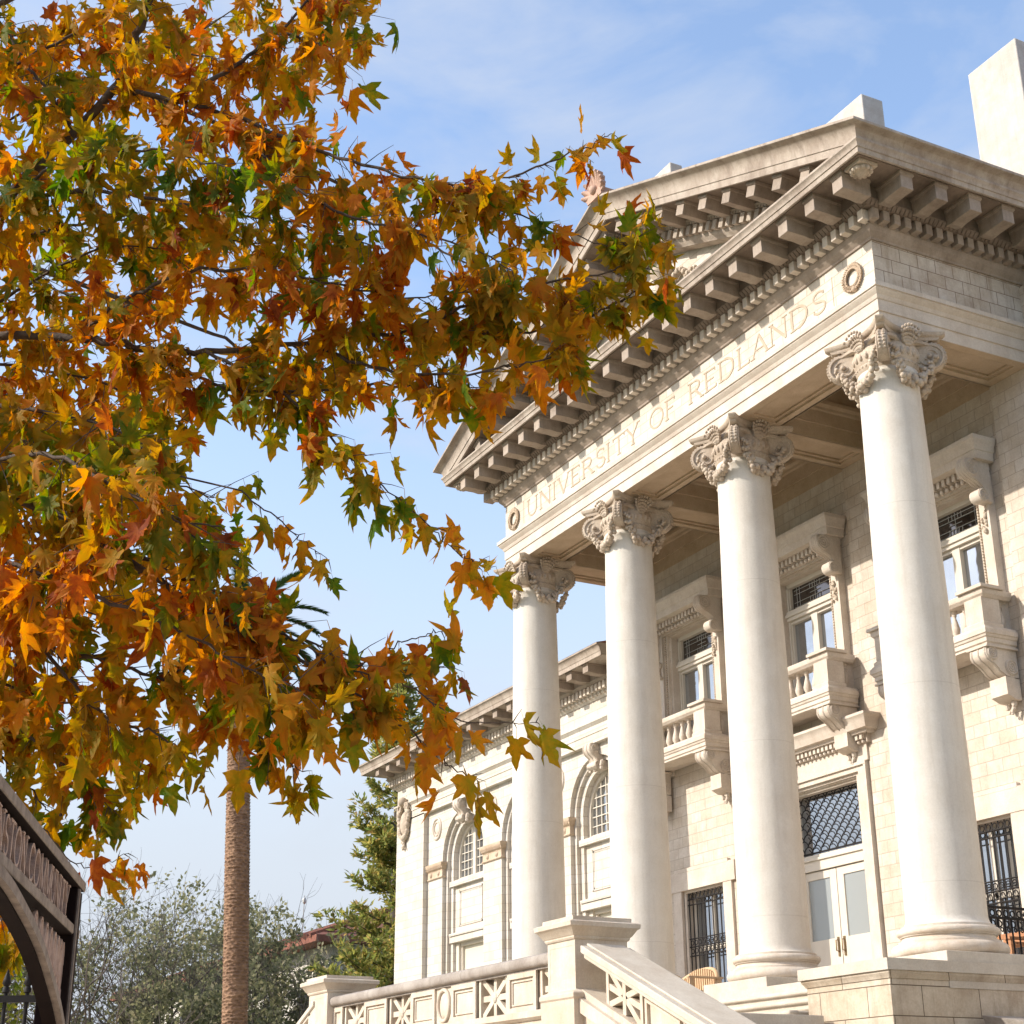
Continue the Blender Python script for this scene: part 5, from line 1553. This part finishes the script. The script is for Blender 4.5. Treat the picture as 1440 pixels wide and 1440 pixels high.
# sycamore leaf outline (petiole end at origin, midrib along +y, about 1 unit long)
half = [(.05, .0), (.16, -.07), (.30, -.07), (.58, .04), (.43, .16), (.34, .25), (.31, .31), (.42, .43), (.53, .57), (.66, .80), (.48, .71), (.36, .65), (.27, .61), (.22, .65), (.23, .77), (.19, .93), (.11, 1.08), (.0, 1.30)]
outl = [(0.0, 0.0)] + half + [(-x, y) for x, y in reversed(half[:-1])]
OUT = np.array(outl); CEN = np.array([0, .30])
NO = len(OUT)
def leaf_template(seed):
    r = np.random.default_rng(seed)
    o = OUT.copy(); o[:, 0] *= r.uniform(.62, 1.0); o += r.normal(0, .026, o.shape); o[0] = 0
    mid = CEN + (o - CEN) * .5
    v2 = np.vstack([CEN[None], mid, o])
    x, y = v2[:, 0], v2[:, 1]
    rad = np.hypot(x, y - .3)
    droop = r.uniform(.0, .6); fold = r.uniform(-.1, .5); cup = r.uniform(.3, 1.7)
    z = -droop * np.clip(y, 0, 2) ** 2 * .6 + fold * np.abs(x) * .8 - cup * x * x + r.normal(0, .03, len(x)) * (rad > .3)
    tw = r.uniform(-.35, .35)
    z = z + tw * x * y
    v = np.stack([x, y, z], 1)
    f = []
    for i in range(NO):
        j = (i + 1) % NO
        f.append((0, 1 + i, 1 + j, 1 + j)); f.append((1 + i, 1 + NO + i, 1 + NO + j, 1 + j))
    tri = []
    for q in f:
        if q[2] == q[3]: tri.append(q[:3])
        else: tri.append((q[0], q[1], q[2])); tri.append((q[0], q[2], q[3]))
    # petiole: a slim blade
    n0 = len(v)
    v = np.vstack([v, [[-.012, 0, 0], [.012, 0, 0], [.008, -.38, .04], [-.008, -.38, .04]]])
    tri += [(n0, n0 + 1, n0 + 2), (n0, n0 + 2, n0 + 3)]
    edge = np.concatenate([rad / rad.max(), [.2] * 4])
    return v, np.array(tri), edge
TPL = [leaf_template(s) for s in range(24)]

# ================================================================ the sycamore
syc = thing('sycamore_tree', (TRUNK[0][0], TRUNK[0][1], GZ), 'large sycamore in golden and rust autumn leaf reaching in from the left', 'tree')
M['bark'] = simple('grey_brown_bark', (.11, .075, .05), .85, col2=(.05, .033, .024), scale=18, bumpy=.6)
def smooth_path(pts, n):
    P = np.array(pts); k = len(P); out_ = []
    ext = np.vstack([2 * P[0] - P[1], P, 2 * P[-1] - P[-2]])
    for i in range(k - 1):
        p0, p1, p2, p3 = ext[i:i + 4]
        for t in np.linspace(0, 1, n, endpoint=False):
            out_.append(.5 * ((2 * p1) + (-p0 + p2) * t + (2 * p0 - 5 * p1 + 4 * p2 - p3) * t * t + (-p0 + 3 * p1 - 3 * p2 + p3) * t ** 3))
    out_.append(P[-1]); return np.array(out_)
tb_ = B(); tp = smooth_path(TRUNK, 6)
tb_.tube([tuple(q) for q in tp], list(np.interp(np.linspace(0, 1, len(tp)), [0, .35, .6, 1], [.27, .19, .11, .012])), 16)
# every limb that does not spring from another one is carried back to the trunk
for li, L_ in enumerate(LIMBS):
    e = np.array(L_[4][0])
    dist = min(np.linalg.norm(smooth_path(K[4], 4) - e, axis=1).min() for ki, K in enumerate(LIMBS) if ki != li)
    first_same = any(ki < li and np.linalg.norm(np.array(K[4][0]) - e) < .02 for ki, K in enumerate(LIMBS))
    if first_same or (dist < .22 and not any(np.linalg.norm(np.array(K[4][0]) - e) < .02 for ki, K in enumerate(LIMBS) if ki != li)): continue
    cost = np.linalg.norm(tp - e, axis=1) + 1.5 * np.clip(tp[:, 2] - e[2] + .25, 0, 9)
    a = tp[int(np.argmin(cost))]; nxt = np.array(L_[4][1])
    dirn = (e - nxt); dirn /= max(np.linalg.norm(dirn), 1e-6)
    q1 = a + (e - a) * .35 + np.array([0, 0, .10]); q2 = e + dirn * .25 * np.linalg.norm(e - a)
    cv = smooth_path([a, q1, (q1 + 2 * q2) / 3, e], 5)
    r_end = L_[0]; r_a = min(.08, r_end * 1.6 + .012)
    tb_.tube([tuple(q) for q in cv], list(np.linspace(r_a, r_end, len(cv))), 8)
tb_.build('trunk', M['bark'], syc, smooth=60)
brn = B(); leaves = []; tones = []; tips = []
def add_leaf(p, axis, scale, tone, rg):
    axis = axis / np.linalg.norm(axis)
    ref = rg.normal(0, 1, 3); xx = np.cross(axis, ref); xx /= np.linalg.norm(xx); zz = np.cross(xx, axis)
    v, tri, edge = TPL[rg.integers(len(TPL))]
    leaves.append((np.outer(v[:, 0] , xx) + np.outer(v[:, 1] + .38, axis) + np.outer(v[:, 2], zz)) * scale + p)
    leaves_meta.append((tri, edge, tone))
leaves_meta = []
rg = np.random.default_rng(21)
DENS = 1.9
for li, (r0, r1, tw, dens, pts) in enumerate(LIMBS):
    P = smooth_path(pts, 7)
    n = len(P)
    P[1:-1] += rg.normal(0, .006, (n - 2, 3))
    brn.tube([tuple(q) for q in P], list(np.linspace(r0, r1, n)), 8)
    seg = np.linalg.norm(np.diff(P, axis=0), axis=1); cum = np.concatenate([[0], np.cumsum(seg)]); Ltot = cum[-1]
    nt_ = int(Ltot * dens * DENS)
    limb_tone = rg.normal(.455, .09)
    for k in range(nt_ + 1):
        s = Ltot * (1 if k == nt_ else rg.uniform(.04, 1))
        i = min(np.searchsorted(cum, s), n - 1); i = max(i, 1)
        t = (s - cum[i - 1]) / max(seg[i - 1], 1e-6)
        p = P[i - 1] + (P[i] - P[i - 1]) * t
        d = (P[i] - P[i - 1]) / max(seg[i - 1], 1e-6)
        q = rg.normal(0, 1, 3); q -= d * q.dot(d); q /= np.linalg.norm(q)
        dr = q * .75 + d * rg.uniform(.2, .9) + np.array([0, 0, rg.uniform(-.35, .35)])
        dr /= np.linalg.norm(dr)
        L_ = tw * rg.uniform(.2, .9) if k < nt_ else .05
        end = p + dr * L_ + np.array([0, 0, -.10 * L_])
        midp = (p + end) / 2 + np.array([0, 0, .03 * L_])
        brn.tube([tuple(p), tuple(midp), tuple(end)], [.003, .002, .001], 5)
        nl = int(rg.integers(1, 5)) if tw > .27 else (int(rg.integers(1, 4)) if tw > .15 else 1)
        tw_tone = limb_tone + rg.normal(0, .10)
        for j in range(nl):
            u = rg.uniform(.35, 1) if j else 1.0
            pp = p * (1 - u) ** 2 + 2 * midp * u * (1 - u) + end * u * u
            out_d = rg.normal(0, 1, 3); out_d[2] *= .3; out_d /= np.linalg.norm(out_d)
            ax = out_d * rg.uniform(.05, .5) + dr * .15 + np.array([0, 0, -rg.uniform(.7, 1.25)])
            if rg.random() < .10: ax[2] = abs(ax[2]) * .4
            tone = tw_tone + rg.normal(0, .075)
            if s > .8 * Ltot: tone -= .12
            if rg.random() < .08: tone = rg.uniform(.05, .25)
            if rg.random() < .05: tone = rg.uniform(.85, 1.0)
            add_leaf(pp, ax, rg.uniform(.074, .142), float(np.clip(tone, 0, 1)), rg)
brn.build('branches', M['bark'], syc, smooth=60)
# straight to one crown mesh
vs = []; fs = []; tn = []; eg_ = []; base = 0
for V, (tri, edge, tone) in zip(leaves, leaves_meta):
    vs.append(V); fs.append(tri + base); tn.append(np.full(len(V), tone)); eg_.append(edge); base += len(V)
M['leaf'] = leaf_material('autumn_leaf', [(0.0, (.07, .135, .010)), (.16, (.155, .165, .012)), (.34, (.29, .185, .012)), (.52, (.42, .195, .013)), (.68, (.48, .165, .014)), (.84, (.38, .10, .013)), (1.0, (.26, .055, .014))],
                          trans=.58, tipcol=(.30, .13, .02))
leaf_mesh('crown', np.vstack(vs), np.vstack(fs), M['leaf'], syc, {'tone': np.concatenate(tn), 'edge': np.concatenate(eg_)})
print('sycamore leaves', len(leaves))
# hanging seed balls
rr_ = random.Random(8); M['seed'] = simple('brown_seed_ball', (.07, .045, .03), .9)
for li in (13, 14, 15):
    for k in range(3):
        q = Vector(LIMBS[li][4][rr_.randrange(1, len(LIMBS[li][4]))]) + Vector((rr_.uniform(-.12, .12), rr_.uniform(-.12, .12), 0))
        ln = rr_.uniform(.05, .13); sb = B()
        sb.tube([q, q - Vector((0, 0, ln))], .0015, 4); sb.ball(q - Vector((0, 0, ln + .008)), .0095, 8, 6)
        sb.build('seed_ball', M['seed'], syc, smooth=60)

# ================================================================ palm
def small_leaves(name, pts, dirs, size, width, mat, parent, seed=1, spread=1.0):
    """many small pointed leaves; pts (n,3); dirs (n,3) main axis"""
    r = np.random.default_rng(seed); n = len(pts)
    d = dirs + r.normal(0, 1, (n, 3)) * spread; d /= np.linalg.norm(d, axis=1)[:, None]
    q = r.normal(0, 1, (n, 3)); x = np.cross(d, q); x /= np.linalg.norm(x, axis=1)[:, None]
    z = np.cross(x, d)
    L_ = size * r.uniform(.6, 1.3, n)[:, None]; w = width * r.uniform(.7, 1.3, n)[:, None]
    v = np.stack([pts, pts + d * L_ * .45 + x * w * .5, pts + d * L_ + z * L_ * r.uniform(-.2, .2, n)[:, None], pts + d * L_ * .45 - x * w * .5], 1)
    f = np.arange(n * 4).reshape(n, 4)
    tone = np.repeat(np.clip(r.normal(.5, .22, n), 0, 1), 4)
    return leaf_mesh(name, v.reshape(-1, 3), f, mat, parent, {'tone': tone, 'edge': np.tile([0, .5, 1, .5], n)}, smooth=False)

palm = thing('palm_tree', (-24.75, -.40, GZ), 'tall palm with a textured brown trunk rising behind the sycamore', 'tree')
def palm_bark():
    m, n, p, out = new_mat('palm_bark')
    g = n.nodes.new('ShaderNodeNewGeometry'); pos = g.outputs['Position']
    mp_ = n.nodes.new('ShaderNodeMapping'); mp_.inputs['Scale'].default_value = (1, 1, 2.4); n.links.new(pos, mp_.inputs['Vector'])
    vo = n.nodes.new('ShaderNodeTexVoronoi'); vo.inputs['Scale'].default_value = 6.5; n.links.new(mp_.outputs[0], vo.inputs['Vector'])
    c = mixc(n, (.15, .08, .048), (.37, .22, .13), vo.outputs['Distance'])
    c = mixc(n, c, (.12, .07, .045), noise(n, pos, 1.7, 6, .7, .45, .75, 0, .6))
    n.links.new(c, p.inputs['Base Color']); p.inputs['Roughness'].default_value = .9
    bump(n, p, vo.outputs['Distance'], .8, .05)
    return m
M['palmbark'] = palm_bark()
b = B(); rgp = random.Random(12)
pp = [(-24.72, -.34, GZ), (-24.77, -.40, .83), (-24.85, -.55, 4.8), (-24.93, -.70, 8.71), (-24.97, -.79, 11.2)]
PP = smooth_path(pp, 40)
rad = np.interp(PP[:, 2], [GZ, .8, 4.5, 8.7, 11.2], [.36, .315, .315, .285, .27])
b.tube([tuple(q) for q in PP], [r_ * rgp.uniform(.985, 1.015) for r_ in rad], 22)
# diamond leaf-base scars stand out of the trunk
for i in range(int((11.2 - GZ) / .085)):
    z = GZ + .085 * i
    c_ = np.array([np.interp(z, PP[:, 2], PP[:, k]) for k in range(3)]); r_ = np.interp(z, PP[:, 2], rad)
    for k in range(15):
        a = 2 * pi * (k + .5 * (i % 2)) / 15 + rgp.uniform(-.05, .05)
        dn_ = Vector((cos(a), sin(a), 0)); tt = Vector((-sin(a), cos(a), 0))
        ctr = Vector(c_) + dn_ * (r_ - .005)
        b.add([ctr - tt * .065, ctr + tt * .065, ctr + dn_ * .03 + Vector((0, 0, .045)), ctr - Vector((0, 0, .03))], [(0, 2, 1), (0, 3, 2), (1, 2, 3), (0, 1, 3)])
b.build('trunk', M['palmbark'], palm, smooth=0)
top = Vector((-24.95, -.76, 10.9))
M['palmleaf'] = leaf_material('palm_leaf', [(0, (.02, .04, .014)), (.5, (.04, .075, .022)), (.85, (.10, .12, .03)), (1, (.26, .23, .08))], trans=.12)
M['rachis'] = simple('palm_rachis', (.16, .17, .06), .6)
b = B()
for k in range(40):
    a = 2.4 * k; h = rgp.uniform(0, .5); b.tube([top + Vector((cos(a) * .28, sin(a) * .28, -.6 + h)), top + Vector((cos(a) * .55, sin(a) * .55, -.35 + h))], [.05, .02], 6)
b.ball(top + Vector((0, 0, -.25)), .42, 14, 8, (1, 1, 1.4)); b.build('crown_shaft', M['palmbark'], palm)
for k in range(44):
    a = 2.39996 * k + rgp.uniform(-.2, .2); el = rgp.uniform(-.75, 1.25); Lf = rgp.uniform(2.2, 2.9)
    pts = []; d0 = Vector((cos(a) * cos(el), sin(a) * cos(el), sin(el))); p_ = top.copy(); d_ = d0.copy()
    for i in range(15):
        pts.append(p_.copy()); p_ = p_ + d_ * (Lf / 14); d_ = (d_ + Vector((0, 0, -.085 - .02 * cos(el)))).normalized()
    b = B(); b.tube(pts, list(np.linspace(.035, .006, 15)), 6)
    side = d0.cross(Vector((0, 0, 1))).normalized()
    for i in range(3, 60):
        t = i / 60 * 14; j = min(int(t), 13); q = pts[j] + (pts[j + 1] - pts[j]) * (t - j); tg = (pts[j + 1] - pts[j]).normalized()
        ll = .42 * (1 - abs(i / 60 - .45) ** 1.5) * rgp.uniform(.8, 1.1)
        up = side.cross(tg)
        for s in (-1, 1):
            e = q + (side * s * .75 + tg * .75 + up * .25 + Vector((0, 0, -.18))).normalized() * ll
            w = tg * .028
            m_ = (q + e) / 2 + up * .02
            b.add([q - w, q + w, m_ + w * .9, e, m_ - w * .9], [(0, 1, 2, 4), (4, 2, 3)])
    o = b.build('frond', M['palmleaf'], palm, smooth=0)
    nv = len(o.data.vertices); at_ = o.data.attributes.new('tone', 'FLOAT', 'POINT')
    at_.data.foreach_set('value', np.full(nv, min(1, max(0, rgp.gauss(.5, .22))), np.float32))

# ================================================================ sparse oaks
M['oakleaf'] = leaf_material('oak_leaf', [(0, (.095, .105, .055)), (.5, (.20, .20, .11)), (1, (.34, .30, .19))], trans=.45)
M['oakbark'] = simple('pale_oak_bark', (.12, .10, .085), .9, col2=(.07, .058, .05), scale=8)
def oak(x, y, h, r, seed, label, nleaf, low=.25, lean=(0, 0), mat=None, leafsize=.13, lf=.40):
    t = thing('oak_tree', (x, y, GZ), label, 'tree', 'loose crowned trees behind the palm')
    rr = np.random.default_rng(seed); b = B(); ends = []; lp = []; ld = []
    def grow(p, d, L_, rad, lev):
        n = 6; pts = [p]
        dd = d.copy()
        for i in range(n):
            dd = dd + rr.normal(0, .13, 3) + np.array([0, 0, .03]); dd /= np.linalg.norm(dd)
            pts.append(pts[-1] + dd * L_ / n)
        b.tube([tuple(q) for q in pts], list(np.linspace(rad, rad * .55, n + 1)), 6 if lev < 3 else 4)
        if lev >= 2:
            k0 = 0 if lev >= 4 else 3
            for q in pts[k0:]:
                ends.append((q, dd))
        if lev < 5:
            for k in range(int(rr.integers(2, 4)) + (1 if lev == 0 else 0)):
                i = int(rr.integers(2 if lev else 4, n + 1)); q = rr.normal(0, 1, 3); q -= dd * q.dot(dd); q /= np.linalg.norm(q)
                nd = dd * rr.uniform(.5, .9) + q * rr.uniform(.5, .95); nd[2] = nd[2] * .8 + .12; nd /= np.linalg.norm(nd)
                grow(pts[i], nd, L_ * rr.uniform(.62, .85), rad * .55, lev + 1)
            if lev: grow(pts[-1], dd, L_ * .72, rad * .55, lev + 1)
    for k in range(3):
        a = rr.uniform(0, 6.28)
        grow(np.array([x, y, GZ]), np.array([cos(a) * .35 + lean[0], sin(a) * .35 + lean[1], 1.0]) / 1.1, h * lf, .11, 0)
    b_o = b.build('trunk', M['oakbark'], t, smooth=60)
    E_ = np.array([e[0] for e in ends]); D_ = np.array([e[1] for e in ends])
    ok = (E_[:, 2] < GZ + h) & (np.hypot(E_[:, 0] - x, E_[:, 1] - y) < r * 1.15)
    E_, D_ = E_[ok], D_[ok]
    idx = np.repeat(rr.integers(0, len(E_), nleaf // 16 + 1), 16)[:nleaf]
    P_ = E_[idx] + rr.normal(0, .15, (nleaf, 3)) + np.repeat(rr.normal(0, .1, (nleaf // 16 + 1, 3)), 16, 0)[:nleaf]
    small_leaves('crown', P_, D_[idx] * .6, leafsize * 1.25, leafsize * .8, mat or M['oakleaf'], t, seed)
    return t
oak(-36.2, -.6, 9.6, 3.8, 3, 'loose grey green oak left of the palm trunk', 5200)
oak(-38.2, -3.6, 7.6, 3.2, 8, 'thin oak at far left beside the garden archway', 5000)
oak(-44.5, 4.6, 9.6, 2.6, 5, 'thin oak just right of the palm trunk', 5500)
oak(-40.5, 6.6, 9.4, 3.0, 14, 'dark dense oak between the palm and the conifer', 9500, leafsize=.16)
oak(-34.2, 1.6, 6.2, 2.4, 23, 'low bushy oak at the foot of the palm', 14000)

# conifer by the wing corner
con = thing('conifer_tree', (-33.0, 7.4, GZ), 'tall olive green conifer standing beside the wing corner', 'tree')
M['needle'] = leaf_material('conifer_needles', [(0, (.10, .15, .05)), (.4, (.24, .26, .08)), (.7, (.35, .31, .10)), (1, (.44, .29, .13))], trans=.5)
b = B(); rr = np.random.default_rng(31); lp = []; ld = []
H = 17.1
b.tube([(-33.0, 7.4, GZ), (-33.0, 7.4, GZ + H * .5), (-33.0, 7.4, GZ + H)], [.30, .17, .02], 10)
z = GZ + .9
while z < GZ + H - .3:
    f_ = 1 - (z - GZ) / H
    for k in range(6):
        a = rr.uniform(0, 2 * pi); L_ = (.18 + 3.5 * f_ ** 1.0) * rr.uniform(.55, 1.15)
        dd = np.array([cos(a), sin(a), rr.uniform(.0, .25)]); p_ = np.array([-33.0, 7.4, z]); pts = [p_]
        for i in range(7):
            dd = dd + np.array([0, 0, .05]) + rr.normal(0, .04, 3); dd /= np.linalg.norm(dd); pts.append(pts[-1] + dd * L_ / 7)
        b.tube([tuple(q) for q in pts], list(np.linspace(.035 * (f_ + .2), .006, 8)), 4)
        for i in range(2, 8):
            for j in range(5 if f_ > .38 else 2):
                q = rr.normal(0, 1, 3); q[2] *= .35; q -= dd * q.dot(dd) * .3; q /= np.linalg.norm(q)
                bl = L_ * .26 * rr.uniform(.4, 1.1) * (1.2 - i / 9)
                for t_ in np.linspace(.1, 1, 7):
                    lp.append(pts[i] + q * bl * t_ + rr.normal(0, .035, 3) + np.array([0, 0, .08 * t_])); ld.append(q + dd * .6 + np.array([0, 0, .25]))
    z += rr.uniform(.34, .55)
b.build('trunk', M['oakbark'], con, smooth=60)
small_leaves('crown', np.array(lp), np.array(ld), .24, .085, M['needle'], con, 6, .45)
print('needles', len(lp))

# bright young tree seen through the archway
M['limeleaf'] = leaf_material('lime_leaf', [(0, (.05, .09, .015)), (.5, (.16, .19, .03)), (1, (.40, .33, .05))], trans=.4)
oak_n = oak(-5.35, -10.1, 5.6, .95, 40, 'yellow green young tree behind the spear fence', 5200, mat=M['limeleaf'], leafsize=.10, lf=.30)
oak_n.name = 'young_tree'; del oak_n['group']

# ================================================================ distant house and mast
hs_ = thing('tile_roof_house', (-60, 18, GZ), 'white stucco house with a red tile roof far behind the trees', 'house')
HX0, HX1, HY = -76.0, -45.5, 10.0
b = B(); b.box(HX0, HX1, HY, HY + 16, GZ, 5.3); b.build('wall', M['stucco'], hs_)
b = B()
b.loft([[(HX0 - .9, HY - .9, 5.3), (HX1 + .9, HY - .9, 5.3), (HX1 + .9, HY + 16.9, 5.3), (HX0 - .9, HY + 16.9, 5.3)],
        [(HX0 - .9, HY - .9, 5.55), (HX1 + .9, HY - .9, 5.55), (HX1 + .9, HY + 16.9, 5.55), (HX0 - .9, HY + 16.9, 5.55)],
        [(HX0 + 8, HY + 8, 8.6), (HX1 - 8, HY + 8, 8.6), (HX1 - 8, HY + 8.2, 8.6), (HX0 + 8, HY + 8.2, 8.6)]])
k = HX0
while k < HX1 + .8:
    kk = min(max(k, HX0 + 8), HX1 - 8)
    b.tube([(k, HY - .95, 5.57), (kk if abs(kk - k) < 8 else k, HY + 8, 8.65)], .13, 6); k += .55
b.build('roof', M['tile'], hs_)
for k in range(7):
    b = B(); xc = HX0 + 2 + 4.2 * k; b.box(xc, xc + 1.2, HY - .05, HY + .1, 1.6, 3.8); b.build('window', M['glassdark'], hs_)
mst = thing('antenna_mast', (-57, 14.2, 6.0), 'thin antenna mast above the red tile roof', 'antenna')
b = B(); b.tube([(-57.5, 13.2, 6.0), (-57.42, 13.25, 8.9)], [.03, .02], 6); b.build('pole', M['lead'], mst)
b = B(); b.ball((-57.42, 13.25, 8.65), .10, 8, 6, (1, 1, 1.6)); b.build('antenna_head', M['lead'], mst)
